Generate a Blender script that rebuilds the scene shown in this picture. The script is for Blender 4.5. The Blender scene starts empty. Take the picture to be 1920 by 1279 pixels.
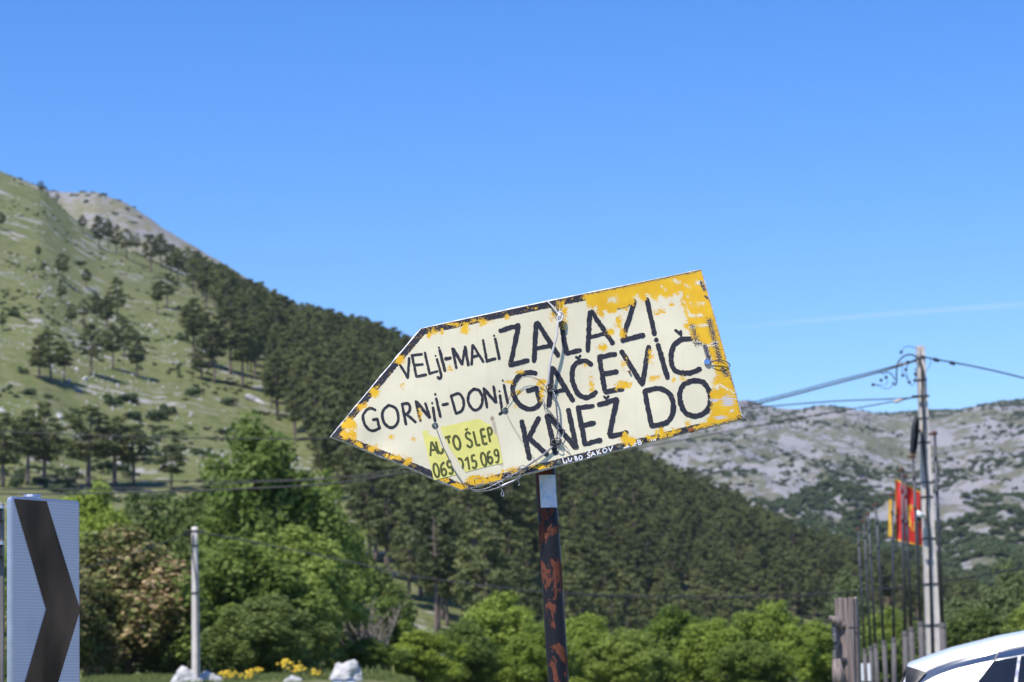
import bpy, math, random
import numpy as np
from mathutils import Matrix, Vector
R = math.radians
random.seed(7); rng = np.random.default_rng(7)
scn = bpy.context.scene
COL = scn.collection

# ------------------------------------------------------------------ camera
FPX, PITCH, ROLL, EYE = 4693.0, 8.0, -1.6, 1.5          # focal length in photo pixels (1920 wide)
cam = bpy.data.cameras.new('camera'); camo = bpy.data.objects.new('camera', cam); COL.objects.link(camo)
cam.sensor_width = 36.0; cam.lens = 36.0 * FPX / 1920
cam.clip_start = 0.1; cam.clip_end = 150000
MC = Matrix.Rotation(R(90 + PITCH), 3, 'X') @ Matrix.Rotation(R(ROLL), 3, 'Z')
camo.matrix_world = Matrix.Translation((0, 0, EYE)) @ MC.to_4x4()
cam.dof.use_dof = True; cam.dof.focus_distance = 7.12; cam.dof.aperture_fstop = 8.6; cam.dof.aperture_blades = 0
scn.camera = camo

# ------------------------------------------------------------------ world, sun, exposure
SUN_EL, SUN_AZ = R(57), R(214)                             # azimuth clockwise from +Y
w = bpy.data.worlds.new('World'); scn.world = w; w.use_nodes = True
wt = w.node_tree; bg = wt.nodes['Background']
sky = wt.nodes.new('ShaderNodeTexSky'); sky.sky_type = 'NISHITA'; sky.sun_disc = False
sky.sun_elevation = SUN_EL; sky.sun_rotation = SUN_AZ
sky.altitude = 800; sky.air_density = 1.0; sky.dust_density = 0.25; sky.ozone_density = 4.0
hs = wt.nodes.new('ShaderNodeHueSaturation'); hs.inputs['Saturation'].default_value = 1.33; hs.inputs['Hue'].default_value = 0.513
wt.links.new(sky.outputs[0], hs.inputs['Color']); wt.links.new(hs.outputs[0], bg.inputs['Color'])
bg.inputs['Strength'].default_value = 0.15
sun = bpy.data.lights.new('sun', 'SUN'); suno = bpy.data.objects.new('sun', sun); COL.objects.link(suno)
sun.energy = 4.6; sun.angle = R(0.53); sun.color = (1.0, 0.95, 0.87)
SD = Vector((math.sin(SUN_AZ) * math.cos(SUN_EL), math.cos(SUN_AZ) * math.cos(SUN_EL), math.sin(SUN_EL)))
suno.rotation_euler = SD.to_track_quat('Z', 'Y').to_euler(); suno.location = (0, 0, 30)
vs = scn.view_settings; vs.view_transform = 'Standard'; vs.look = 'None'; vs.exposure = 0.40; vs.gamma = 1.0
scn.render.engine = 'CYCLES'; scn.cycles.use_denoising = True
scn.cycles.max_bounces = 6; scn.cycles.transparent_max_bounces = 12

# ------------------------------------------------------------------ geometry helpers
MCn = np.array(MC)
def rays(px, py):
    px = np.asarray(px, float); py = np.asarray(py, float)
    v = np.stack([(px - 960) / FPX, -(py - 639.5) / FPX, -np.ones_like(px)], -1)
    return v @ MCn.T
def at(px, py, Y):
    r = rays(px, py); p = r * (Y / r[..., 1])[..., None] if np.ndim(Y) or r.ndim > 1 else r * (Y / r[1])
    return p + np.array([0, 0, EYE])
def V(p): return Vector((float(p[0]), float(p[1]), float(p[2])))
def project(P):
    q = (np.asarray(P, float) - np.array([0, 0, EYE])) @ MCn
    return 960 + FPX * q[..., 0] / -q[..., 2], 639.5 - FPX * q[..., 1] / -q[..., 2]

def tag(o, label=None, cat=None, group=None, kind=None):
    if label: o['label'] = label
    if cat: o['category'] = cat
    if group: o['group'] = group
    if kind: o['kind'] = kind
    return o
def empty(name, loc, label=None, cat=None, group=None):
    o = bpy.data.objects.new(name, None); COL.objects.link(o); o.location = V(loc)
    o.empty_display_size = 0.1
    return tag(o, label, cat, group)
def wloc(o):
    p = Vector((0, 0, 0))
    while o is not None: p = p + o.location; o = o.parent
    return p
def obj(name, verts, faces, mat, parent=None, smooth=False, mats=None, fm=None, attrs=None):
    me = bpy.data.meshes.new(name)
    verts = np.asarray(verts, float).reshape(-1, 3)
    if parent is not None:
        verts = verts - np.array(wloc(parent))
    me.from_pydata(verts.tolist(), [], [tuple(int(i) for i in f) for f in faces]); me.update()
    for m in (mats or [mat]): me.materials.append(m)
    if fm is not None: me.polygons.foreach_set('material_index', np.asarray(fm, np.int32))
    if smooth: me.polygons.foreach_set('use_smooth', np.ones(len(me.polygons), bool))
    if attrs:
        for k, a in attrs.items():
            a = np.asarray(a, np.float32)
            if a.ndim == 1:
                at_ = me.attributes.new(k, 'FLOAT', 'POINT'); at_.data.foreach_set('value', a)
            else:
                at_ = me.attributes.new(k, 'FLOAT_VECTOR', 'POINT'); at_.data.foreach_set('vector', a.ravel())
    o = bpy.data.objects.new(name, me); COL.objects.link(o)
    if parent is not None: o.parent = parent
    return o
class MB:
    def __init__(s): s.v = []; s.f = []; s.m = []
    def add(s, v, f, m=0):
        b = len(s.v); s.v.extend([tuple(map(float, p)) for p in v]); s.f.extend([tuple(i + b for i in q) for q in f]); s.m.extend([m] * len(f)); return s
    def box(s, c, size, rot=None, m=0, bev=0.0):
        x, y, z = [k / 2 for k in size]
        if bev > 0:
            b = bev; pts = []
            ring = [(-x + b, -y), (x - b, -y), (x, -y + b), (x, y - b), (x - b, y), (-x + b, y), (-x, y - b), (-x, -y + b)]
            ring2 = [(px * (x - b) / x, py * (y - b) / y) for px, py in ring]
            for rg, zz in ((ring2, -z), (ring, -z + b), (ring, z - b), (ring2, z)): pts += [(px, py, zz) for px, py in rg]
            f = [tuple(range(7, -1, -1)), tuple(range(24, 32))]
            for l in range(3):
                for i in range(8): f.append((l * 8 + i, l * 8 + (i + 1) % 8, l * 8 + 8 + (i + 1) % 8, l * 8 + 8 + i))
        else:
            pts = [(-x, -y, -z), (x, -y, -z), (x, y, -z), (-x, y, -z), (-x, -y, z), (x, -y, z), (x, y, z), (-x, y, z)]
            f = [(3, 2, 1, 0), (4, 5, 6, 7), (0, 1, 5, 4), (1, 2, 6, 5), (2, 3, 7, 6), (3, 0, 4, 7)]
        if rot is not None: pts = [tuple(rot @ Vector(p)) for p in pts]
        return s.add([(p[0] + c[0], p[1] + c[1], p[2] + c[2]) for p in pts], f, m)
    def tube(s, pts, r, n=8, m=0, caps=True, closed=False):
        P = [V(p) for p in pts]; N = len(P)
        rr = r if hasattr(r, '__len__') else [r] * N
        up = None; vs_ = []; 
        for i in range(N):
            if closed: t = (P[(i + 1) % N] - P[i - 1])
            else: t = (P[min(i + 1, N - 1)] - P[max(i - 1, 0)])
            if t.length < 1e-9: t = Vector((0, 0, 1))
            t.normalize()
            if up is None:
                up = t.orthogonal().normalized()
            else:
                up = (up - t * up.dot(t)); up = up.normalized() if up.length > 1e-6 else t.orthogonal().normalized()
            sd = t.cross(up)
            for k in range(n):
                a = 2 * math.pi * k / n
                vs_.append(P[i] + (up * math.cos(a) + sd * math.sin(a)) * rr[i])
        f = []
        for i in range(N if closed else N - 1):
            j = (i + 1) % N
            for k in range(n): f.append((i * n + k, i * n + (k + 1) % n, j * n + (k + 1) % n, j * n + k))
        if caps and not closed: f.append(tuple(range(n - 1, -1, -1))); f.append(tuple((N - 1) * n + k for k in range(n)))
        return s.add(vs_, f, m)
    def ball(s, c, r, nu=10, nv=6, m=0):
        r = r if hasattr(r, '__len__') else (r, r, r); pts = [(c[0], c[1], c[2] - r[2])]
        for j in range(1, nv):
            ph = -math.pi / 2 + math.pi * j / nv
            for i in range(nu):
                a = 2 * math.pi * i / nu; pts.append((c[0] + r[0] * math.cos(ph) * math.cos(a), c[1] + r[1] * math.cos(ph) * math.sin(a), c[2] + r[2] * math.sin(ph)))
        pts.append((c[0], c[1], c[2] + r[2])); L = len(pts) - 1; f = []
        for i in range(nu):
            f.append((0, 1 + (i + 1) % nu, 1 + i)); f.append((L, L - nu + i, L - nu + (i + 1) % nu))
        for j in range(nv - 2):
            for i in range(nu): f.append((1 + j * nu + i, 1 + j * nu + (i + 1) % nu, 1 + (j + 1) * nu + (i + 1) % nu, 1 + (j + 1) * nu + i))
        return s.add(pts, f, m)
    def build(s, name, mat, parent=None, smooth=False, mats=None):
        return obj(name, s.v, s.f, mat, parent, smooth, mats, s.m if mats else None)
def smooth_path(pts, n=6):
    P = [V(p) for p in pts]; out = []
    for i in range(len(P) - 1):
        p0, p1, p2, p3 = P[max(i - 1, 0)], P[i], P[i + 1], P[min(i + 2, len(P) - 1)]
        for k in range(n):
            t = k / n
            out.append(0.5 * ((2 * p1) + (p2 - p0) * t + (2 * p0 - 5 * p1 + 4 * p2 - p3) * t * t + (3 * p1 - p0 - 3 * p2 + p3) * t ** 3))
    out.append(P[-1]); return out
def strands(mb, path, off, r, pitch, k=2, n=5, m=0):
    P = smooth_path(path, 8)
    # resample finely
    L = [0.0]
    for a, b in zip(P, P[1:]): L.append(L[-1] + (b - a).length)
    N = max(8, int(L[-1] / (pitch / 7))); T = np.linspace(0, L[-1], N)
    Q = np.stack([np.interp(T, L, [p[i] for p in P]) for i in range(3)], -1)
    for j in range(k):
        pts = []; up = None
        for i in range(N):
            t = Vector(Q[min(i + 1, N - 1)] - Q[max(i - 1, 0)]).normalized()
            if up is None: up = t.orthogonal().normalized()
            up = (up - t * up.dot(t)).normalized(); sd = t.cross(up)
            a = 2 * math.pi * (T[i] / pitch + j / k)
            pts.append(Vector(Q[i]) + (up * math.cos(a) + sd * math.sin(a)) * off)
        mb.tube(pts, r, n, m)

# value noise (numpy)
_T = rng.random((64, 64, 64)).astype(np.float32)
def vnoise(x, y, z=0.0):
    x, y, z = np.broadcast_arrays(np.asarray(x, float), np.asarray(y, float), np.asarray(z, float))
    xi, yi, zi = np.floor(x).astype(int), np.floor(y).astype(int), np.floor(z).astype(int)
    fx, fy, fz = x - xi, y - yi, z - zi
    fx, fy, fz = [t * t * (3 - 2 * t) for t in (fx, fy, fz)]
    def g(a, b, c): return _T[(xi + a) % 64, (yi + b) % 64, (zi + c) % 64]
    c00 = g(0, 0, 0) * (1 - fx) + g(1, 0, 0) * fx; c10 = g(0, 1, 0) * (1 - fx) + g(1, 1, 0) * fx
    c01 = g(0, 0, 1) * (1 - fx) + g(1, 0, 1) * fx; c11 = g(0, 1, 1) * (1 - fx) + g(1, 1, 1) * fx
    return ((c00 * (1 - fy) + c10 * fy) * (1 - fz) + (c01 * (1 - fy) + c11 * fy) * fz) * 2 - 1
def fbm(x, y, z=0.0, o=4, g=0.5):
    s = 0; a = 1.0; f = 1.0
    for i in range(o): s = s + a * vnoise(np.asarray(x) * f + 11.3 * i, np.asarray(y) * f + 5.7 * i, np.asarray(z) * f + 3.1 * i); a *= g; f *= 2.03
    return s

# ------------------------------------------------------------------ material helpers
class NT:
    def __init__(s, name):
        s.mat = bpy.data.materials.new(name); s.mat.use_nodes = True; s.t = s.mat.node_tree
        s.b = s.t.nodes['Principled BSDF']; s.out = s.t.nodes['Material Output']
    def n(s, typ, ins=None, **props):
        nd = s.t.nodes.new(typ)
        for k, v in props.items(): setattr(nd, k, v)
        for k, v in (ins or {}).items(): s.set(nd.inputs[k], v)
        return nd
    def set(s, sock, v):
        if isinstance(v, bpy.types.NodeSocket): s.t.links.new(v, sock)
        else:
            if hasattr(sock.default_value, '__len__') and hasattr(v, '__len__') and len(sock.default_value) == 4 and len(v) == 3: v = (*v, 1)
            sock.default_value = v
    def math(s, op, a, b=0.0, c=0.0, clamp=False):
        nd = s.n('ShaderNodeMath', operation=op, use_clamp=clamp); s.set(nd.inputs[0], a); s.set(nd.inputs[1], b); s.set(nd.inputs[2], c); return nd.outputs[0]
    def noise(s, vec, scale, detail=4, rough=0.55, dist=0.0):
        nd = s.n('ShaderNodeTexNoise'); s.set(nd.inputs['Vector'], vec); nd.inputs['Scale'].default_value = scale
        nd.inputs['Detail'].default_value = detail; nd.inputs['Roughness'].default_value = rough; nd.inputs['Distortion'].default_value = dist
        return nd.outputs['Fac']
    def ramp(s, fac, a, b, lo=0.0, hi=1.0):
        nd = s.n('ShaderNodeMapRange', clamp=True); s.set(nd.inputs['Value'], fac)
        for k, v in (('From Min', a), ('From Max', b), ('To Min', lo), ('To Max', hi)): nd.inputs[k].default_value = v
        return nd.outputs[0]
    def mix(s, fac, a, b):
        nd = s.n('ShaderNodeMix', data_type='RGBA'); s.set(nd.inputs[0], fac); s.set(nd.inputs[6], a); s.set(nd.inputs[7], b); return nd.outputs[2]
    def pos(s): return s.n('ShaderNodeNewGeometry').outputs['Position']
    def objc(s): return s.n('ShaderNodeTexCoord').outputs['Object']
    def scale(s, vec, v):
        nd = s.n('ShaderNodeVectorMath', operation='MULTIPLY'); s.set(nd.inputs[0], vec); nd.inputs[1].default_value = v; return nd.outputs[0]
    def attr(s, name, vec=False):
        nd = s.n('ShaderNodeAttribute', attribute_name=name); return nd.outputs['Vector' if vec else 'Fac']
    def bump(s, h, strength=0.5, dist=0.01):
        nd = s.n('ShaderNodeBump'); s.set(nd.inputs['Height'], h); nd.inputs['Strength'].default_value = strength; nd.inputs['Distance'].default_value = dist
        s.set(s.b.inputs['Normal'], nd.outputs[0])
    def p(s, **kw):
        names = dict(col='Base Color', rough='Roughness', metal='Metallic', spec='Specular IOR Level', coat='Coat Weight', coatr='Coat Roughness')
        for k, v in kw.items(): s.set(s.b.inputs[names.get(k, k)], v)
        return s
def simple(name, col, rough=0.6, metal=0.0, var=0.25, scale=8.0, spec=0.5, bump=0.0, bdist=0.002):
    m = NT(name); c = m.objc(); nz = m.noise(c, scale, 5, 0.6)
    a = [k * (1 - var) for k in col]; b = [min(1, k * (1 + var)) for k in col]
    m.p(col=m.mix(m.ramp(nz, 0.3, 0.7), a, b), rough=m.ramp(nz, 0.2, 0.8, max(0.02, rough - 0.1), min(1, rough + 0.1)), metal=metal, spec=spec)
    if bump: m.bump(m.noise(c, scale * 4, 4), bump, bdist)
    return m.mat
M = {}
M['concrete'] = simple('concrete', (0.56, 0.51, 0.47), 0.85, 0, 0.18, 3, bump=0.3)
M['dark_steel'] = simple('dark_steel', (0.055, 0.055, 0.065), 0.45, 0.3, 0.35, 6)
M['grey_steel'] = simple('grey_steel', (0.16, 0.145, 0.145), 0.5, 0.2, 0.25, 5)
M['sleeve'] = simple('sleeve_paint', (0.10, 0.09, 0.09), 0.75, 0.0, 0.3, 5)
M['rust'] = simple('rust', (0.22, 0.07, 0.03), 0.9, 0, 0.4, 60, bump=0.4)
M['rust_dark'] = simple('rust_dark', (0.10, 0.05, 0.035), 0.9, 0, 0.3, 30)
M['cable'] = simple('cable', (0.018, 0.018, 0.022), 0.5, 0, 0.2, 4)
M['black'] = simple('black_plastic', (0.012, 0.012, 0.014), 0.4, 0, 0.2, 9)
M['white_plastic'] = simple('white_plastic', (0.75, 0.75, 0.76), 0.4, 0, 0.05, 9)
M['wire'] = simple('galvanised_wire', (0.33, 0.33, 0.36), 0.42, 0.75, 0.4, 60)
M['wire_dark'] = simple('old_wire', (0.13, 0.12, 0.13), 0.5, 0.6, 0.5, 80)
M['rope'] = simple('white_twine', (0.58, 0.56, 0.56), 0.7, 0.0, 0.15, 120)
M['alu'] = simple('aluminium', (0.55, 0.56, 0.60), 0.38, 0.85, 0.12, 14)
M['bark'] = simple('bark', (0.16, 0.125, 0.105), 0.95, 0, 0.4, 5, bump=0.6, bdist=0.05)
M['limestone'] = simple('limestone', (0.50, 0.485, 0.47), 0.9, 0, 0.3, 2.2, bump=0.8, bdist=0.08)
M['insulator'] = simple('insulator', (0.50, 0.44, 0.40), 0.3, 0, 0.2, 20)

def foliage(name, dark, light, tip=None, tipamt=0.0, transl=0.3, nscale=1.2, rnd=0.25):
    m = NT(name); oi = m.n('ShaderNodeObjectInfo'); c = m.objc()
    isl = m.n('ShaderNodeNewGeometry').outputs['Random Per Island']
    nz = m.noise(c, nscale, 3)
    f = m.math('ADD', m.math('MULTIPLY', isl, 0.6), m.math('MULTIPLY', m.ramp(nz, 0.3, 0.7), 0.4))
    col = m.mix(f, dark, light)
    if tip: col = m.mix(m.math('MULTIPLY', m.math('GREATER_THAN', isl, 1 - tipamt), m.ramp(nz, 0.42, 0.55)), col, tip)
    hsv = m.n('ShaderNodeHueSaturation'); m.set(hsv.inputs['Color'], col)
    m.set(hsv.inputs['Value'], m.ramp(oi.outputs['Random'], 0, 1, 1 - rnd, 1 + rnd)); m.set(hsv.inputs['Hue'], m.ramp(oi.outputs['Random'], 0, 1, 0.512, 0.49))
    m.p(col=hsv.outputs[0], rough=0.6, spec=0.25)
    tr = m.n('ShaderNodeBsdfTranslucent'); m.set(tr.inputs['Color'], hsv.outputs[0])
    mx = m.n('ShaderNodeMixShader'); mx.inputs[0].default_value = transl
    m.t.links.new(m.b.outputs[0], mx.inputs[1]); m.t.links.new(tr.outputs[0], mx.inputs[2]); m.t.links.new(mx.outputs[0], m.out.inputs['Surface'])
    return m.mat
M['pine'] = foliage('pine_needles', (0.066, 0.082, 0.029), (0.175, 0.20, 0.074), transl=0.28, nscale=0.5, rnd=0.38)
M['leaf_fresh'] = foliage('leaf_fresh', (0.15, 0.215, 0.034), (0.35, 0.45, 0.085), transl=0.5)
M['leaf_green'] = foliage('leaf_green', (0.13, 0.185, 0.04), (0.32, 0.41, 0.092), transl=0.5)
M['leaf_dark'] = foliage('leaf_dark', (0.08, 0.12, 0.032), (0.22, 0.28, 0.08), transl=0.45)
M['leaf_pale'] = foliage('leaf_pale', (0.075, 0.105, 0.04), (0.20, 0.25, 0.10), transl=0.35)
M['leaf_tan'] = foliage('leaf_tan', (0.10, 0.125, 0.035), (0.25, 0.285, 0.085), tip=(0.50, 0.36, 0.20), tipamt=0.5, transl=0.3)
M['scrub'] = foliage('scrub_leaf', (0.05, 0.078, 0.032), (0.12, 0.16, 0.065), transl=0.25, nscale=0.4)
M['grass'] = foliage('grass_blade', (0.10, 0.14, 0.03), (0.24, 0.27, 0.09), transl=0.3)
M['flower'] = simple('yellow_petal', (0.75, 0.50, 0.03), 0.6)
M['twig'] = simple('grey_twig', (0.24, 0.20, 0.175), 0.9)

# ------------------------------------------------------------------ terrain
G0, GS = 12.0, 0.027
def ground_d(d): return np.clip(GS * (np.asarray(d, float) - G0), 0, GS * 104)
def ground_xy(x, y):
    d = np.hypot(x, y); azp = 960 + FPX * np.asarray(x, float) / np.maximum(np.abs(np.asarray(y, float)), 0.5)
    return ground_d(d) * np.interp(azp, [690, 900], [0.94, 0.42]) + 0.05 * np.clip((d - 25) / 40, 0, 1) * fbm(np.asarray(x) * 0.15, np.asarray(y) * 0.15, 0, 3)
class Hill:
    def __init__(s, pts, r0, z0, p, amp, nsc, back=0.4, gain=0.55):
        s.gain = gain
        a = np.array(pts, float); r = rays(a[:, 0], a[:, 1])
        s.az = np.arctan2(r[:, 0], r[:, 1]); s.te = r[:, 2] / np.hypot(r[:, 0], r[:, 1]); s.R = a[:, 2]
        s.r0 = (lambda a: np.full(np.shape(a), float(r0))) if not hasattr(r0, '__len__') else (lambda a: np.interp(a, *r0)); s.z0 = z0; s.p = p; s.amp = amp; s.nsc = nsc; s.back = back
    def z(s, az, d):
        te = np.interp(az, s.az, s.te); Rr = np.interp(az, s.az, s.R); r0 = s.r0(az); t = (d - r0) / (Rr - r0)
        te0 = (s.z0 - EYE) / r0; tc = np.clip(t, 0, 1)
        # t is lightly smoothed across the foot; beyond the ridge the ground falls away
        tt = te0 + (te - te0) * (1 - (1 - tc) ** s.p)
        z = EYE + tt * np.minimum(d, Rr) - s.back * np.maximum(d - Rr, 0)
        x, y = d * np.sin(az), d * np.cos(az)
        z = z + s.amp * np.clip(tc * (1.06 - tc) * 4, 0, 1) * fbm(x * s.nsc, y * s.nsc, 0.3, 5, s.gain)
        return z
    def hit(s, px, py):
        r = rays(px, py); az = math.atan2(r[0], r[1]); te = r[2] / math.hypot(r[0], r[1])
        Rr = float(np.interp(az, s.az, s.R)); ds = np.linspace(float(s.r0(az)), Rr * 1.02, 220)
        zz = s.z(np.full_like(ds, az), ds); e = (zz - EYE) / ds
        k = np.argmax(e >= te) if (e >= te).any() else int(np.argmax(e))
        d = ds[k]; return np.array([d * math.sin(az), d * math.cos(az), zz[k]])
    def mesh(s, name, mat, na, nd, az0, az1, dextra, sink=1.0):
        az = np.linspace(az0, az1, na); A, T = np.meshgrid(az, np.linspace(0, 1, nd), indexing='ij')
        Rr = np.interp(A, s.az, s.R); r0 = s.r0(A); D = r0 + (Rr + dextra - r0) * T
        Z = s.z(A, D); Z = Z - sink * np.clip(1 - (D - r0) / 15, 0, 1)
        v = np.stack([D * np.sin(A), D * np.cos(A), Z], -1).reshape(-1, 3)
        i, j = np.meshgrid(np.arange(na - 1), np.arange(nd - 1), indexing='ij'); b = (i * nd + j).ravel()
        f = np.stack([b, b + nd, b + nd + 1, b + 1], -1)
        o = obj(name, v, f, mat, smooth=True); tag(o, kind='structure'); return o
near = Hill([(-3600, 1250, 700), (-2600, 900, 900), (-1500, 250, 1200), (-700, 60, 1250), (-300, 160, 1200), (0, 322, 1150), (75, 352, 1130), (110, 385, 1120), (140, 414, 1110), (186, 447, 1095), (237, 471, 1080), (284, 494, 1060),
             (345, 522, 1025), (400, 550, 1000), (480, 592, 960), (550, 632, 930), (680, 668, 880), (790, 712, 850), (900, 772, 840), (1050, 845, 870), (1230, 928, 890), (1400, 1000, 890),
             (1600, 1085, 870), (1700, 1125, 850), (1800, 1165, 830), (1880, 1200, 820), (2000, 1230, 800), (2400, 1250, 780)], (np.arctan((np.array([700, 880, 1000, 1200, 1600]) - 960) / FPX), [190.0, 215, 330, 470, 570]), 1.6, 2.2, 3.2, 0.012)
rocky = Hill([(-900, 200, 2000), (-200, 300, 1900), (60, 345, 1800), (120, 363, 1760), (180, 360, 1740), (230, 378, 1730), (280, 408, 1715), (330, 440, 1700), (400, 482, 1690), (480, 527, 1670), (560, 568, 1650), (700, 660, 1600), (900, 900, 1500)], 1150, 60, 1.6, 9, 0.01, gain=0.64)
far = Hill([(500, 1000, 3000), (900, 880, 3200), (1100, 800, 3300), (1250, 778, 3400), (1340, 762, 3450), (1395, 752, 3500), (1440, 765, 3500), (1500, 771, 3500), (1535, 763, 3550), (1590, 768, 3600), (1640, 779, 3650), (1690, 776, 3700), (1730, 773, 3700),
            (1780, 771, 3650), (1830, 758, 3600), (1870, 752, 3600), (1930, 751, 3600), (2100, 735, 3600), (2400, 790, 3700), (3200, 1000, 3900), (4200, 1200, 4200)], 900, 18, 1.75, 17, 0.0075, gain=0.66)

def terrain_mat(name, grass1, grass2, dry, rock, rockthr, sc, rocksc, green=None):
    m = NT(name); P = m.pos(); q = m.scale(P, (1, 1, 1.6))
    n1 = m.noise(P, sc * 0.35, 4); n2 = m.noise(P, sc * 2.2, 5, 0.65); n3 = m.noise(q, rocksc, 6, 0.68, 0.4); n4 = m.noise(P, sc * 9, 4, 0.7); n5 = m.noise(P, rocksc * 0.22, 3)
    c = m.mix(m.ramp(n1, 0.35, 0.65), grass1, grass2); c = m.mix(m.ramp(n2, 0.38, 0.62), c, dry)
    c = m.mix(m.ramp(n4, 0.35, 0.75, 0, 0.55), c, [k * 0.45 for k in grass1])
    rk = m.mix(m.ramp(n4, 0.3, 0.7), [k * 0.6 for k in rock], rock)
    thr = m.math('ADD', n3, m.math('MULTIPLY', m.math('SUBTRACT', n5, 0.5), 0.55))
    mask = m.ramp(thr, rockthr, rockthr + 0.06)
    c = m.mix(mask, c, rk)
    m.p(col=c, rough=0.95, spec=0.1)
    m.bump(m.math('ADD', m.math('MULTIPLY', n3, 1.2), n4), 0.9, 1.2 / max(sc, 0.05) * 0.06)
    return m.mat
M['slope'] = terrain_mat('slope_grass', (0.112, 0.142, 0.042), (0.155, 0.18, 0.062), (0.215, 0.215, 0.105), (0.42, 0.40, 0.37), 0.598, 0.12, 0.16)
M['crag'] = terrain_mat('crag', (0.16, 0.165, 0.085), (0.22, 0.21, 0.125), (0.27, 0.25, 0.17), (0.32, 0.31, 0.305), 0.51, 0.16, 0.11)
M['range'] = terrain_mat('range', (0.115, 0.128, 0.068), (0.165, 0.165, 0.105), (0.20, 0.193, 0.15), (0.35, 0.34, 0.35), 0.468, 0.05, 0.04)
M['ground'] = terrain_mat('ground_grass', (0.10, 0.14, 0.035), (0.15, 0.18, 0.055), (0.26, 0.24, 0.13), (0.40, 0.38, 0.35), 0.66, 0.8, 0.9)

# ground sheet to the horizon
def build_ground():
    rr = np.concatenate([[0.0], np.geomspace(2, 190, 44), np.geomspace(230, 12000, 14)]); na = 240
    az = np.linspace(0, 2 * math.pi, na, endpoint=False); A, D = np.meshgrid(az, rr[1:], indexing='ij')
    x, y = D * np.sin(A), D * np.cos(A); z = ground_xy(x, y) - np.clip((D - 620) / 500, 0, 1) * 6
    v = np.concatenate([[[0, 0, 0]], np.stack([x, y, z], -1).reshape(-1, 3)]); nd = len(rr) - 1; f = []
    for i in range(na):
        j = (i + 1) % na; f.append((0, 1 + j * nd, 1 + i * nd))
        for k in range(nd - 1): f.append((1 + i * nd + k, 1 + j * nd + k, 1 + j * nd + k + 1, 1 + i * nd + k + 1))
    tag(obj('ground', v, f, M['ground'], smooth=True), kind='structure')
build_ground()
near.mesh('hillside', M['slope'], 420, 260, R(-42), R(17.5), 380)
rocky.mesh('rocky_peak', M['crag'], 220, 90, R(-22), R(0), 400, 0)
far.mesh('mountain_range', M['range'], 520, 240, R(-5.5), R(34), 700, 0)

# road strip beside the sign (below the frame)
def build_road():
    m = NT('asphalt'); P = m.pos(); nz = m.noise(P, 60, 4); m.p(col=m.mix(nz, (0.035, 0.035, 0.037), (0.075, 0.073, 0.07)), rough=0.85); m.bump(nz, 0.4, 0.004)
    xs = np.linspace(-60, 60, 61); v = []; f = []
    for k, x in enumerate(xs):
        for y in np.linspace(1.2, 5.6, 5): v.append((x, y + 0.0006 * x * x, float(ground_xy(x, y)) * 0 + float(ground_d(math.hypot(x, y))) + 0.05))
    for k in range(60):
        for j in range(4): f.append((k * 5 + j, k * 5 + 5 + j, k * 5 + 6 + j, k * 5 + 1 + j))
    tag(obj('road', v, f, m.mat), kind='structure')
build_road()

# ------------------------------------------------------------------ vegetation meshes
def quads_mesh(name, C, U, W, mat, extra=None):
    """C centres, U and W half-axes (N,3) -> one mesh of separate quads"""
    n = len(C); v = np.empty((n, 4, 3)); v[:, 0] = C - U - W * 0.5; v[:, 1] = C + U * 0.2 - W; v[:, 2] = C + U + W * 0.5; v[:, 3] = C - U * 0.2 + W
    me = bpy.data.meshes.new(name); me.vertices.add(n * 4); me.vertices.foreach_set('co', v.ravel())
    me.loops.add(n * 4); me.loops.foreach_set('vertex_index', np.arange(n * 4, dtype=np.int32))
    me.polygons.add(n); me.polygons.foreach_set('loop_start', np.arange(0, n * 4, 4, dtype=np.int32)); me.polygons.foreach_set('loop_total', np.full(n, 4, np.int32))
    me.materials.append(mat); me.update(calc_edges=True); me.validate(); return me
def unit(v): return v / np.maximum(np.linalg.norm(v, axis=-1, keepdims=True), 1e-9)
def lobes_leaves(centres, radii, per, size, flat=1.0, seed=0, up=0.25, spread=1.05):
    g = np.random.default_rng(seed); C = []; U = []; W = []
    for c, r, k in zip(centres, radii, per):
        d = unit(g.normal(size=(k, 3)) + np.array([0, 0, up])); rad = r * (0.45 + (spread - 0.45) * g.random((k, 1)) ** 0.6)
        p = c + d * rad * np.array([1, 1, flat]); nrm = unit(d * 0.8 + 0.55 * g.normal(size=(k, 3)) + np.array([0, 0, 0.45]))
        a = unit(np.cross(nrm, g.normal(size=(k, 3)))); b = np.cross(nrm, a); s = size * (0.55 + 0.9 * g.random((k, 1)))
        C.append(p); U.append(a * s); W.append(b * s * 0.62)
    return np.concatenate(C), np.concatenate(U), np.concatenate(W)
def mesh_from_mb(name, mb, mat, smooth=True):
    me = bpy.data.meshes.new(name); me.from_pydata(mb.v, [], mb.f); me.materials.append(mat); me.update()
    if smooth: me.polygons.foreach_set('use_smooth', np.ones(len(me.polygons), bool))
    return me
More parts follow.
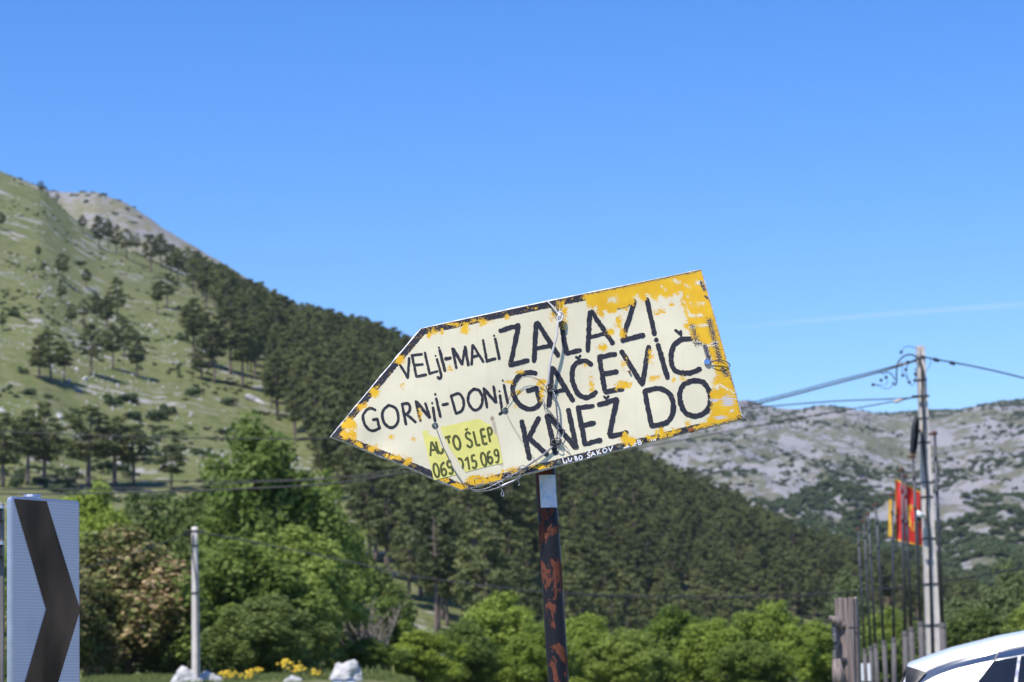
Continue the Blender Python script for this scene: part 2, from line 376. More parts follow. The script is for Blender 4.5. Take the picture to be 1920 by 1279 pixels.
def pine_variant(seed):
    """about 12 m tall black pine: bare lower trunk, flat-layered irregular crown"""
    g = np.random.default_rng(seed); H = 12.0; bare = g.uniform(0.28, 0.46); wid = g.uniform(1.9, 2.7)
    lean = g.normal(size=2) * 0.25; tr = MB(); n = 7
    pts = [(lean[0] * t * t + 0.08 * math.sin(5 * t + seed), lean[1] * t * t, t * H * 0.96 - 0.8 * (1 - t)) for t in np.linspace(0, 1, n)]
    tr.tube(pts, [0.24 * (1 - 0.85 * t) + 0.015 for t in np.linspace(0, 1, n)], 6)
    cs = []; rs = []; per = []
    z = bare
    while z < 0.99:
        u = (z - bare) / (1 - bare); prof = wid * (math.sin(math.pi * min(1, (u * 0.80 + 0.22))) ** 0.7) * (0.85 if u < 0.12 else 1)
        k = max(1, int(round(g.uniform(3, 5.5) * (1.05 - 0.55 * u))))
        a0 = g.uniform(0, 6.28)
        for i in range(k):
            a = a0 + 6.283 * i / k + g.normal() * 0.35; rr = prof * g.uniform(0.45, 1.05); rl = g.uniform(0.55, 1.0) * (1.05 - 0.35 * u)
            c = np.array([math.cos(a) * rr + lean[0] * z * z, math.sin(a) * rr + lean[1] * z * z, z * H + g.normal() * 0.18 + 0.12 * rr])
            cs.append(c); rs.append(rl); per.append(int(120 * rl ** 1.3) + 24)
            tr.tube([(lean[0] * z * z, lean[1] * z * z, z * H - 0.35), tuple(c)], [0.06, 0.02], 4, caps=False)
        z += g.uniform(0.045, 0.075)
    cs.append(np.array([lean[0], lean[1], H * 0.97])); rs.append(0.7); per.append(40)
    C, U, W = lobes_leaves(cs, rs, per, 0.17, 0.5, seed, 0.5, 1.2)
    return mesh_from_mb('pine_trunk_mesh', tr, M['bark']), quads_mesh('pine_crown_mesh', C, U, W, M['pine'])
PINES = [pine_variant(100 + k) for k in range(7)]

def broad_variant(seed, nl=70, tall=1.0, leaf=0.0145, lo=0.03):
    """unit height broadleaf tree, crown radius about 0.36"""
    g = np.random.default_rng(seed); tr = MB()
    pts = [(0.02 * math.sin(4 * t + seed), 0.02 * math.cos(3 * t + seed), t * 0.8 - 0.04) for t in np.linspace(0, 1, 7)]
    tr.tube(pts, [0.022 * (1 - 0.85 * t) + 0.002 for t in np.linspace(0, 1, 7)], 7)
    cs = []; rs = []; per = []; k = 0
    while k < nl:
        p = g.uniform(-1, 1, 3); q = np.linalg.norm(p)
        if q < 0.35 or (q > 1 and not (k % 7 == 0 and q < 1.22)): continue
        zz = lo + (0.95 - lo) * (p[2] * 0.5 + 0.5)
        wd = 0.36 * (1.0 - 0.35 * max(0, p[2])) * (0.8 + 0.35 * math.sin(3 * math.atan2(p[1], p[0]) + seed))
        c = np.array([p[0] * wd, p[1] * wd, zz]); r = g.uniform(0.03, 0.085) * (0.6 if q > 1 else 1)
        cs.append(c); rs.append(r); per.append(int(185 * (r / 0.065) ** 1.5)); k += 1
        if k % 3 == 0:
            z0 = max(0.1, zz - 0.28); tr.tube([(0, 0, z0), (c[0] * 0.5, c[1] * 0.5, (z0 + zz) / 2 + 0.02), tuple(c)], [0.009, 0.006, 0.002], 4, caps=False)
    C, U, W = lobes_leaves(cs, rs, per, leaf, 1.15, seed, 0.3, 1.35)
    return mesh_from_mb('broadleaf_trunk_mesh', tr, M['bark']), (C, U, W)
BROAD = []
for k in range(5):
    t, q = broad_variant(300 + k, 170); BROAD.append((t, q))
_bm = {}
def broad_mesh(k, matname):
    if (k, matname) not in _bm: _bm[(k, matname)] = quads_mesh('broadleaf_crown_mesh', *BROAD[k][1], M[matname])
    return _bm[(k, matname)]
def link_part(name, me, parent):
    o = bpy.data.objects.new(name, me); COL.objects.link(o); o.parent = parent; return o
def tree(name, trunk_me, crown_me, loc, scale, rz, label, cat, group):
    r = empty(name, loc, label, cat, group); r.rotation_euler = (0, 0, rz); r.scale = scale
    a = link_part('trunk', trunk_me, r); b = link_part('crown', crown_me, r); return r, a, b
ORD = ['first', 'second', 'third', 'fourth', 'fifth', 'sixth', 'seventh', 'eighth', 'ninth', 'tenth', 'eleventh', 'twelfth', 'thirteenth', 'fourteenth', 'fifteenth', 'sixteenth', 'seventeenth', 'eighteenth', 'nineteenth', 'twentieth']
def ordinal(i): return ORD[i] if i < 20 else 'twenty-' + ORD[i - 20]

# lone pines on the open slope: (base x, base y, height) in photo pixels, by row
ROWS = {
    'ridge row on the grassy slope': [(77, 370, 28), (108, 381, 18), (155, 437, 33), (186, 467, 62), (203, 468, 55), (218, 473, 50), (237, 485, 55), (257, 472, 34), (284, 510, 68), (302, 502, 62), (320, 517, 58), (333, 530, 62), (350, 531, 65), (363, 550, 62), (387, 580, 80), (410, 597, 88)],
    'scattered middle group on the grassy slope': [(2, 433, 32), (4, 627, 36), (72, 490, 26), (117, 533, 52), (115, 570, 40), (133, 620, 48), (157, 613, 48), (162, 541, 36), (180, 608, 52), (199, 630, 70), (220, 600, 76), (233, 673, 80), (295, 590, 60), (313, 583, 66)],
    'long-trunked group on the lower grassy slope': [(74, 718, 80), (95, 722, 95), (121, 720, 68), (172, 705, 94), (212, 697, 82), (257, 710, 86), (362, 680, 114), (378, 713, 80), (395, 690, 102), (403, 720, 112), (433, 703, 122), (455, 730, 120)],
    'foot row below the grassy slope': [(5, 915, 135), (52, 912, 132), (84, 908, 142), (166, 915, 148), (214, 915, 128), (250, 915, 112), (321, 922, 82)]}
lone = []
for row, lst in ROWS.items():
    for i, (x, y, h) in enumerate(sorted(lst)):
        p = near.hit(x, y); d = math.hypot(p[0], p[1]); hm = h / FPX * d * 1.03
        sc = hm / 12.0; wz = sc * random.uniform(1.15, 1.45) * (1.25 if y > 800 else 1)
        tm, cm = PINES[(i * 3 + len(row)) % 7]
        lone.append(tree('pine_tree', tm, cm, p, (wz, wz, sc), random.uniform(0, 6.28), 'dark pine, %s from left in the %s' % (ordinal(i), row), 'pine tree', 'pines of the ' + row))
# forest pines
FL = np.array([(345, 455), (350, 510), (380, 560), (415, 605), (450, 690), (490, 745), (525, 800), (560, 870), (600, 950), (640, 1040), (690, 1110), (760, 1190)], float)
fp = []; step = 5.2
az = np.linspace(math.atan2(rays(225, 455)[0], rays(225, 455)[1]) - 0.002, math.atan2(rays(1850, 1100)[0], rays(1850, 1100)[1]), 900)
for gx in np.arange(-140, 175, step):
    for gy in np.arange(200, 1080, step * 1.15):
        x = gx + random.uniform(-2.3, 2.3); y = gy + random.uniform(-2.6, 2.6); a = math.atan2(x, y); d = math.hypot(x, y)
        Rr = float(np.interp(a, near.az, near.R))
        if d > Rr * 1.015 or d < 215: continue
        z = float(near.z(np.array(a), np.array(d))); px, py = project((x, y, z))
        if px > 1840 or py < 440 or d < float(near.r0(a)) + 12: continue
        lim = np.interp(py, FL[:, 1], FL[:, 0]); edge = px - lim
        if edge < 0: continue
        if edge < 40 and random.random() < 0.45: continue
        gap = float(vnoise(x * 0.03 + 9, y * 0.03))
        if (740 < px < 900 and py > 1060) and (gap > 0.25 or random.random() < 0.2): continue
        if gap > 0.62: continue
        fp.append((d, x, y, z - 0.2))
fp.sort()
NIND = 236
for k, (d, x, y, z) in enumerate(fp[:NIND]):
    tm, cm = PINES[random.randrange(7)]; s = random.uniform(0.82, 1.25); wz = s * random.uniform(0.9, 1.15)
    lone.append(tree('pine_tree', tm, cm, (x, y, z), (wz, wz, s), random.uniform(0, 6.28), 'dark pine at the near lower edge of the dense hill forest', 'pine tree', 'pines of the lower forest edge'))

def scatter(name, pts, scl, rot, var, protos, label=None, cat=None, zs=None):
    """ONE stuff object: points carrying instances of the prototype meshes"""
    pts = np.asarray(pts, float); n = len(pts)
    me = bpy.data.meshes.new(name); me.from_pydata(pts.tolist(), [], [])
    for k, a in (('scl', scl), ('rot', rot), ('var', var)):
        t = me.attributes.new(k, 'FLOAT', 'POINT'); t.data.foreach_set('value', np.asarray(a, np.float32))
    o = bpy.data.objects.new(name, me); COL.objects.link(o); tag(o, label, cat, kind='stuff')
    ng = bpy.data.node_groups.new(name, 'GeometryNodeTree')
    ng.interface.new_socket('Geometry', in_out='INPUT', socket_type='NodeSocketGeometry'); ng.interface.new_socket('Geometry', in_out='OUTPUT', socket_type='NodeSocketGeometry')
    gi = ng.nodes.new('NodeGroupInput'); go = ng.nodes.new('NodeGroupOutput'); jn = ng.nodes.new('GeometryNodeJoinGeometry')
    def na(k):
        q = ng.nodes.new('GeometryNodeInputNamedAttribute'); q.data_type = 'FLOAT'; q.inputs['Name'].default_value = k; return q.outputs['Attribute']
    cx = ng.nodes.new('ShaderNodeCombineXYZ'); ng.links.new(na('rot'), cx.inputs['Z'])
    sc = ng.nodes.new('ShaderNodeCombineXYZ')
    for ax in 'XYZ': ng.links.new(na('scl'), sc.inputs[ax])
    for k, objs in enumerate(protos):
        cmp_ = ng.nodes.new('FunctionNodeCompare'); cmp_.data_type = 'FLOAT'; cmp_.operation = 'EQUAL'
        ng.links.new(na('var'), cmp_.inputs['A']); cmp_.inputs['B'].default_value = float(k); cmp_.inputs['Epsilon'].default_value = 0.1
        for ob in objs:
            oi = ng.nodes.new('GeometryNodeObjectInfo'); oi.inputs['Object'].default_value = ob; oi.transform_space = 'ORIGINAL'
            ip = ng.nodes.new('GeometryNodeInstanceOnPoints')
            ng.links.new(gi.outputs[0], ip.inputs['Points']); ng.links.new(cmp_.outputs[0], ip.inputs['Selection']); ng.links.new(oi.outputs['Geometry'], ip.inputs['Instance'])
            ng.links.new(cx.outputs[0], ip.inputs['Rotation']); ng.links.new(sc.outputs[0], ip.inputs['Scale']); ng.links.new(ip.outputs[0], jn.inputs[0])
    ng.links.new(jn.outputs[0], go.inputs[0])
    md = o.modifiers.new('scatter', 'NODES'); md.node_group = ng; return o
proto_of = {}
for r_, a_, b_ in lone:
    proto_of.setdefault(a_.data.name, (a_, b_))
protos = [proto_of[t.name] for t, c in PINES if t.name in proto_of]
rest = fp[NIND:]
scatter('pine_forest', [(x, y, z) for d, x, y, z in rest], [random.uniform(0.78, 1.22) for _ in rest], [random.uniform(0, 6.28) for _ in rest], [random.randrange(len(protos)) for _ in rest], protos,
        'dense dark pine forest covering the hill behind the sign', 'forest')

# broadleaf trees along the foot of the hill: centre x, top y, width px, distance, material, variant
BL = [(60, 1010, 190, 150, 'leaf_green', 0, 'green tree behind the left chevron panel'),
      (185, 905, 150, 142, 'leaf_fresh', 1, 'bright green tree just above the right corner of the chevron panel'),
      (300, 925, 180, 148, 'leaf_dark', 2, 'dark green tree between chevron panel and short concrete pole'),
      (235, 985, 250, 122, 'leaf_tan', 3, 'tree with tan withered leaf tips left of the short concrete pole'),
      (130, 1060, 170, 118, 'leaf_tan', 0, 'low tan-tipped tree half hidden by the chevron panel'),
      (482, 795, 235, 138, 'leaf_green', 4, 'tallest broadleaf tree, rising right of the short concrete pole'),
      (405, 905, 200, 144, 'leaf_dark', 1, 'dark tree rising behind the short concrete pole'),
      (568, 880, 170, 146, 'leaf_green', 2, 'leafy tree right of the tallest broadleaf tree'),
      (445, 1010, 210, 120, 'leaf_green', 0, 'broad green tree in front of the tallest broadleaf tree'),
      (560, 985, 210, 124, 'leaf_green', 3, 'broad green tree above the patch of yellow flowers'),
      (628, 1040, 150, 132, 'leaf_green', 1, 'green tree at the right end of the tall left tree group'),
      (500, 1120, 190, 114, 'leaf_dark', 4, 'low dark tree just behind the yellow flowers'),
      (655, 1000, 150, 152, 'leaf_dark', 3, 'dark tree at the forest edge above the bare grey shrub'),
      (715, 1085, 120, 158, 'leaf_green', 4, 'slim green tree before the pine trunks right of the bare shrub'),
      (720, 1125, 150, 150, 'leaf_fresh', 2, 'bright green low tree right of the bare grey shrub'),
      (790, 1180, 150, 138, 'leaf_fresh', 0, 'low bright tree in the dip left of the sign post'),
      (690, 1195, 130, 126, 'leaf_green', 3, 'low green bush tree behind the jagged white rock'),
      (935, 1112, 190, 172, 'leaf_fresh', 1, 'round bright green tree just left of the sign post'),
      (870, 1165, 150, 160, 'leaf_green', 4, 'lower green tree left of the round bright tree'),
      (1005, 1165, 150, 158, 'leaf_fresh', 2, 'green tree crossed by the sign post'),
      (1095, 1150, 170, 168, 'leaf_fresh', 3, 'green tree next right of the sign post'),
      (1180, 1180, 170, 155, 'leaf_green', 0, 'lower green tree, second right of the sign post'),
      (1262, 1142, 180, 176, 'leaf_fresh', 4, 'bright tree below the right part of the sign'),
      (1345, 1160, 150, 165, 'leaf_fresh', 1, 'green tree below the sign tail, left of the yellow-green crown'),
      (1440, 1128, 160, 170, 'leaf_fresh', 2, 'yellow-green tree with the brightest crown, left of the wooden post'),
      (1400, 1200, 150, 150, 'leaf_green', 3, 'low tree in front of the yellow-green crown'),
      (1525, 1165, 140, 160, 'leaf_fresh', 0, 'bright tree touching the left side of the wooden post'),
      (1590, 1080, 110, 195, 'leaf_pale', 4, 'pale tree rising behind the wooden post'),
      (1668, 1140, 140, 170, 'leaf_green', 2, 'green tree seen through the flagpoles'),
      (1735, 1160, 120, 150, 'leaf_pale', 1, 'pale tree behind the foot of the tall utility pole'),
      (1800, 1120, 140, 150, 'leaf_pale', 3, 'pale tree just right of the tall utility pole'),
      (1838, 1140, 170, 128, 'leaf_dark', 0, 'dark round tree directly above the white car roof'),
      (1885, 1050, 130, 180, 'leaf_pale', 2, 'tall pale tree near the right picture edge above the car'),
      (1945, 1110, 150, 150, 'leaf_green', 4, 'green tree cut by the right picture edge'),
      (1640, 1195, 150, 140, 'leaf_green', 1, 'low green bush tree between the wooden post and flagpole feet')]
for x, ytop, wpx, d, mat, k, lab in BL:
    rdir = rays(x, ytop); a = math.atan2(rdir[0], rdir[1]); X, Y = d * math.sin(a), d * math.cos(a)
    z0 = float(ground_xy(X, Y)); ztop = EYE + d * rdir[2] / math.hypot(rdir[0], rdir[1]); h = ztop - z0
    wm = wpx / FPX * d / (0.56 if x < 690 else 0.70)
    tree('broadleaf_tree', BROAD[k][0], broad_mesh(k, mat), (X, Y, z0), (wm, wm, h / 0.99), random.uniform(0, 6.28), lab, 'tree', 'broadleaf trees at the foot of the hill')
# bare grey shrub
def bare_shrub():
    a = at(690, 1225, 128.0); z = float(ground_xy(a[0], a[1])); mb = MB(); g = random.Random(3)
    for i in range(46):
        t = g.uniform(0, 6.28); L = g.uniform(1.6, 3.6); s = g.uniform(0.2, 0.7); p0 = (a[0] + g.uniform(-.5, .5), a[1] + g.uniform(-.4, .4), z - 0.1)
        p1 = (p0[0] + math.cos(t) * s * L * 0.5, p0[1] + math.sin(t) * s * L * 0.5, z + L * 0.55); p2 = (p0[0] + math.cos(t) * s * L, p0[1] + math.sin(t) * s * L, z + L)
        mb.tube([p0, p1, p2], [0.05, 0.035, 0.012], 4)
        for q in range(5):
            u = g.uniform(0.4, 1); b = [p1[i] + (p2[i] - p1[i]) * u for i in range(3)]
            mb.tube([b, (b[0] + g.uniform(-.5, .5), b[1] + g.uniform(-.5, .5), b[2] + g.uniform(0.1, .6))], [0.022, 0.008], 3)
    r = empty('bare_shrub', (a[0], a[1], z), 'leafless grey shrub among the green trees left of the sign post', 'shrub'); mb.build('branches', M['twig'], r)
bare_shrub()

# scrub, rocks and grass: uncountable cover
def blob_mesh(seed, n, flat, mat, size):
    g = np.random.default_rng(seed); cs = g.normal(size=(7, 3)) * np.array([0.45, 0.45, 0.18]) + np.array([0, 0, 0.45]); rs = g.uniform(0.3, 0.5, 7)
    return quads_mesh('scrub_mesh', *lobes_leaves(cs, rs, [n] * 7, size, flat, seed, 0.5), mat)
def rock_mb(seed, n1=9, n2=6, jag=0.38, sx=1, sy=1, sz=0.8):
    g = random.Random(seed); mb = MB(); mb.ball((0, 0, 0), 1, n1, n2); vv = []
    off = seed * 3.7
    for x, y, z in mb.v:
        k = 1 + jag * float(vnoise(x * 1.3 + off, y * 1.3, z * 1.3)) * 1.5 + jag * 0.6 * float(vnoise(x * 3 + off, y * 3, z * 3)); vv.append((x * k * sx, y * k * sy, z * k * sz + 0.25))
    mb.v = vv; return mb
scr = []
for k, x0 in enumerate(((215, 763, 24), (240, 757, 22), (295, 792, 26), (318, 782, 22), (248, 792, 20), (430, 760, 20), (345, 640, 16), (25, 600, 14), (150, 500, 14), (45, 705, 14), (270, 640, 12), (365, 745, 22))):
    p = near.hit(x0[0], x0[1]); d = math.hypot(p[0], p[1]); s = x0[2] / FPX * d
    r = empty('low_bush', p, 'low round dark bush on the grassy slope, %s from the left' % ordinal(sorted([215, 240, 295, 318, 248, 430, 345, 25, 150, 45, 270, 365]).index(x0[0])), 'bush', 'low bushes on the grassy slope')
    r.scale = (s, s, s * 0.85); scr.append(link_part('foliage', blob_mesh(500 + k % 3, 70, 0.8, M['scrub'], 0.13), r))
# scrub on the rocky peak and the mountain range
def scrub_on(hill, name, label, n, pxr, dens):
    P = []; S = []; g = random.Random(11)
    tries = 0
    while len(P) < n and tries < n * 12:
        tries += 1
        px = g.uniform(*pxr); r = rays(px, 900); a = math.atan2(r[0], r[1]); Rr = float(np.interp(a, hill.az, hill.R)); t = g.random() ** 0.8; d = float(hill.r0(a)) + (Rr - float(hill.r0(a))) * t
        x, y = d * math.sin(a), d * math.cos(a); nz = float(fbm(x * 0.006, y * 0.006, 1.7, 4, 0.6))
        if nz < dens(t, px): continue
        P.append((x, y, float(hill.z(np.array(a), np.array(d))) - 0.4)); S.append((g.uniform(1.3, 3.6) * (1.5 if t < 0.45 else 1)) if name == 'mountain_scrub' else g.uniform(0.9, 3.2) if name == 'mountain_bushes' else g.uniform(0.7, 2.2))
    return scatter(name, P, S, [g.uniform(0, 6.28) for _ in P], [g.randrange(3) for _ in P], [[scr[0]], [scr[1]], [scr[2]]], label, 'scrub')
scrub_on(far, 'mountain_scrub', 'dark green thickets on the grey far mountain range at right', 9000, (1150, 2000), lambda t, px: -0.42 if t < 0.3 else (-0.05 if t < 0.42 else 0.30 + 0.1 * t))
scrub_on(far, 'mountain_bushes', 'single small dark bushes dotted over the far grey mountain range', 6500, (1180, 1990), lambda t, px: -0.25 if t > 0.36 else 9)
scrub_on(rocky, 'peak_scrub', 'scattered dark bushes on the pale rocky peak behind the grassy slope', 60, (60, 560), lambda t, px: 0.15)
# scattered pale stones on the slope
rk = obj('limestone_outcrop', np.array(rock_mb(5).v), rock_mb(5).f, M['limestone']); p = near.hit(480, 755); rk.location = V(p); rk.scale = (3.4, 1.2, 0.9); rk.rotation_euler = (0, 0.35, 0.2)
tag(rk, 'long pale outcrop on the grassy slope beside the forest edge', 'rock')
P = []; S = []
g = random.Random(21)
while len(P) < 1000:
    x, y = g.uniform(-60, 620), g.uniform(330, 960); q = near.hit(x, y) if len(P) % 1 == 0 else None
    if x > np.interp(y, FL[:, 1], FL[:, 0]) + 5: continue
    if float(fbm(q[0] * 0.02, q[1] * 0.02, 4.0, 3)) < 0.05: continue
    P.append(q); S.append(g.uniform(0.09, 0.34) * (2.2 if g.random() < 0.05 else 1))
scatter('slope_stones', P, S, [g.uniform(0, 6.28) for _ in P], [0] * len(P), [[rk]], 'pale limestone scree scattered over the grassy slope', 'stones')
P = []; S = []
while len(P) < 1300:
    x, y = g.uniform(-60, 620), g.uniform(330, 960)
    if x > np.interp(y, FL[:, 1], FL[:, 0]) + 5: continue
    q = near.hit(x, y)
    if float(fbm(q[0] * 0.03, q[1] * 0.03, 8.0, 3)) < 0.0: continue
    P.append(q - np.array([0, 0, .1])); S.append(g.uniform(0.25, 0.9) * (1.8 if y > 740 and g.random() < .3 else 1))
scatter('slope_tussocks', P, S, [g.uniform(0, 6.28) for _ in P], [g.randrange(3) for _ in P], [[scr[3]], [scr[4]], [scr[5]]], 'small tufts of green growth dotted over the grassy slope', 'tufts')
# white rocks at the roadside
for (x, y, wd, d, sd, sz, lab) in ((346, 1256, 50, 97, 2, 0.95, 'white rock at the left foot of the short concrete pole'), (390, 1262, 40, 97.6, 8, 0.85, 'smaller white rock touching the right foot of the short concrete pole'), (548, 1272, 30, 96, 4, 0.5, 'low white rock below the yellow flowers'), (650, 1250, 54, 96, 6, 0.9, 'jagged white rock near the bottom, left of the sign post'), (512, 1279, 14, 98, 9, 0.5, 'tiny white rock left of the low white rock')):
    p = at(x, y, d); s = wd / FPX * d / 2 * 1.05; rmb = rock_mb(sd, 22, 14, 0.3); rmb.v = [(x_ * (1.15 - .5 * max(z_, 0)), y_ * (1.15 - .5 * max(z_, 0)), z_) for x_, y_, z_ in rmb.v]
    o = obj('white_rock', np.array(rmb.v), rmb.f, M['limestone']); zg = float(ground_xy(p[0], p[1])); o.location = (p[0], p[1], zg); o.scale = (s, s * 0.8, max(s * sz * 1.3, (p[2] - zg) * 1.0)); tag(o, lab, 'rock', 'white rocks at the roadside')
# grass and flowers by the rocks
def tuft_mesh(name, seed, n, h, mat, wd=0.03, spread=0.35):
    g = np.random.default_rng(seed); b = np.stack([g.normal(size=n) * spread, g.normal(size=n) * spread, np.zeros(n)], -1); up = np.stack([g.normal(size=n) * .25, g.normal(size=n) * .25, np.ones(n)], -1) * (h * g.uniform(.5, 1.1, (n, 1)))
    a = g.uniform(0, 6.28, n); sd = np.stack([np.cos(a), np.sin(a), 0 * a], -1) * wd
    return quads_mesh(name, b + up * 0.5, up * 0.5, sd, mat)
tmes = [tuft_mesh('grass_mesh', 40 + k, 60, 0.5, M['grass']) for k in range(2)]
tp = []
for k in range(2):
    p = at(585 + 120 * k, 1279, 101.0); o = bpy.data.objects.new('grass_tuft', tmes[k]); COL.objects.link(o); o.location = (p[0], p[1], float(ground_xy(p[0], p[1]))); tp.append(o)
    tag(o, ['tuft of tall grass left of the jagged white rock', 'tuft of tall grass right of the jagged white rock'][k], 'grass')
P = []
for i in range(1500):
    a = math.atan((random.uniform(150, 760) - 960) / FPX); d = random.uniform(97, 120); P.append((d * math.sin(a), d * math.cos(a), float(ground_xy(d * math.sin(a), d * math.cos(a))) - 0.03))
scatter('roadside_grass', P, [random.uniform(0.22, 0.5) for _ in P], [random.uniform(0, 6.28) for _ in P], [random.randrange(2) for _ in P], [[tp[0]], [tp[1]]], 'rough green grass along the foot of the trees', 'grass')
def flowers():
    mb = MB(); g = random.Random(5)
    for (x, y, n, sx, sy) in ((425, 1264, 22, 12, 4), (452, 1268, 26, 14, 5), (470, 1262, 14, 10, 4), (536, 1243, 26, 12, 6), (560, 1252, 30, 14, 7), (590, 1262, 34, 16, 6), (620, 1272, 14, 10, 3), (480, 1257, 12, 9, 3)):
        for i in range(n):
            p = at(x + g.gauss(0, sx * .6), y + g.gauss(0, sy * .6), g.uniform(98, 106)); r = g.uniform(.05, .11)
            mb.ball(p, (r, r, r * .6), 5, 3)
            mb.tube([(p[0], p[1], float(ground_xy(p[0], p[1])) - .05), tuple(p)], .008, 3, m=1)
    tag(mb.build('yellow_flowers', None, None, mats=[M['flower'], M['grass']]), 'yellow flowers in the grass left of the jagged white rock', 'flowers', kind='stuff')
flowers()

# ------------------------------------------------------------------ the hand-painted sign
SY = 7.1
SN = Vector((math.sin(R(8)) * math.cos(R(4)), -math.cos(R(8)) * math.cos(R(4)), math.sin(R(4)))).normalized()
SC = at(1010.0, 715.0, SY); SNn = np.array(SN); CAM = np.array([0, 0, EYE])
PXM = SY / FPX
def onsign(px, py, off=0.0):
    """photo pixel -> point on the sign's plane (bent a little at the tip), lifted by off metres"""
    px = np.asarray(px, float); py = np.asarray(py, float)
    r = rays(px, py); t = ((SC - CAM) @ SNn) / (r @ SNn); p = CAM + r * t[..., None]
    bend = -0.012 * np.exp(-(((px - 700) / 36) ** 2 + ((py - 838) / 40) ** 2)) - 0.03 * np.clip((700 - px) / 80, 0, 1) ** 1.6 + 0.0035 * np.sin(px / 70.0 + py / 90.0)
    return p + SNn * (bend + np.asarray(off))[..., None]
OUT = np.array([(622, 815), (790, 616), (1314, 505), (1392, 785), (865, 918)], float)
def sdf_poly(P, poly):
    d = np.full(len(P), 1e9); ins = np.zeros(len(P), bool); n = len(poly)
    for i in range(n):
        a = poly[i]; b = poly[(i + 1) % n]; e = b - a; w_ = P - a; t = np.clip((w_ @ e) / (e @ e), 0, 1)
        d = np.minimum(d, np.linalg.norm(w_ - t[:, None] * e, axis=1))
        c1 = P[:, 1] >= a[1]; c2 = P[:, 1] < b[1]; c3 = e[0] * w_[:, 1] > e[1] * w_[:, 0]
        ins ^= (c1 & c2 & c3) | (~c1 & ~c2 & ~c3)
    return np.where(ins, d, -d)
def seg_d(P, a, b):
    a = np.array(a, float); b = np.array(b, float); e = b - a; w_ = P - a; t = np.clip((w_ @ e) / (e @ e), 0, 1); return np.linalg.norm(w_ - t[:, None] * e, axis=1)
YPOLY = np.array([(1092, 552), (1100, 572), (1112, 580), (1117, 572), (1122, 592), (1131, 594), (1133, 578), (1140, 586), (1158, 586), (1160, 578), (1168, 578), (1177, 584), (1180, 570), (1188, 574), (1193, 552), (1208, 569), (1212, 555), (1222, 553), (1230, 565), (1236, 553), (1251, 560), (1262, 553), (1276, 551), (1278, 575), (1288, 590), (1287, 605), (1281, 612), (1293, 620), (1296, 636), (1316, 646), (1326, 648), (1331, 668), (1340, 690), (1345, 705), (1336, 715), (1337, 728), (1330, 738), (1334, 770), (1326, 788), (1308, 797), (1290, 806), (1290, 830), (1410, 800), (1400, 780), (1320, 490), (1092, 530)], float)
YB = [(805.6, 627, 4, 5), (813, 622, 4, 6), (829, 622, 4, 4), (852, 608, 8, 2), (872.5, 616, 7.5, 10), (900, 602, 10, 3), (904, 606, 7, 5), (950, 596, 3, 4), (749.5, 675, 8, 7), (702.6, 735, 8, 9), (678, 761, 9, 5), (655, 793, 14, 12), (663, 814, 6, 10), (648, 814, 9, 9), (672, 832, 8, 5), (699, 840, 9, 5), (765, 866, 8, 6), (737, 857, 11, 4), (832, 902, 8, 6), (860, 913, 15, 8), (899, 901, 23, 9), (928, 897, 15, 6), (963, 882, 14, 4), (1036, 592, 4, 6), (1051, 573, 7, 9), (1057, 584, 6, 8), (1058, 606, 4, 9), (1014, 717, 8, 5), (1018, 727, 4, 9), (1016, 745, 2.5, 5), (972.7, 737, 5, 3), (966, 761, 2.5, 2.5), (1110, 731, 4, 4), (975.5, 698, 4, 2.5), (1096, 685, 3, 3), (1108, 716, 3, 7), (1131, 652, 8, 6), (1160, 604, 5, 10), (1144, 622, 6, 6), (1167, 625, 6, 7), (1237, 584, 8, 5), (1220, 668, 3, 8), (1170, 721, 12, 7), (1160, 724, 6, 5), (1169, 681, 3, 6), (1226, 710, 8, 4), (1173, 825, 8, 12), (1185, 829, 8, 6), (1223, 821, 9, 4), (1237, 811, 8, 6), (1249, 816, 10, 4), (1266, 810, 8, 5), (1289, 794, 2.5, 4), (1016, 876, 13, 4), (753, 722, 2, 3), (845, 693, 3, 2), (787, 777, 2, 4), (953, 717, 4, 2), (776, 825, 2, 2), (735, 820, 3, 3), (1264, 712, 3, 3), (1280, 711, 3, 2), (1260, 572, 3, 2)]
HOLES = [(1235, 585, 4.5, 2.5), (1150, 561, 7, 6), (1268, 527, 5, 2.5), (1310, 530, 5, 4), (1330, 700, 5, 7), (1345, 728, 5, 5), (1372, 770, 4, 3), (1292, 556, 2.5, 1.5), (1301, 570, 3, 2), (1312, 570, 4, 2)]
HSEG = [((1275, 548), (1293, 588), 1.3), ((1287, 593), (1316, 592), 2.6), ((1290, 614), (1326, 610), 1.6), ((1325, 650), (1344, 644), 2.2), ((1285, 534), (1294, 540), 1.2), ((1350, 722), (1374, 737), 1.6), ((1241, 538), (1250, 543), 1.2)]
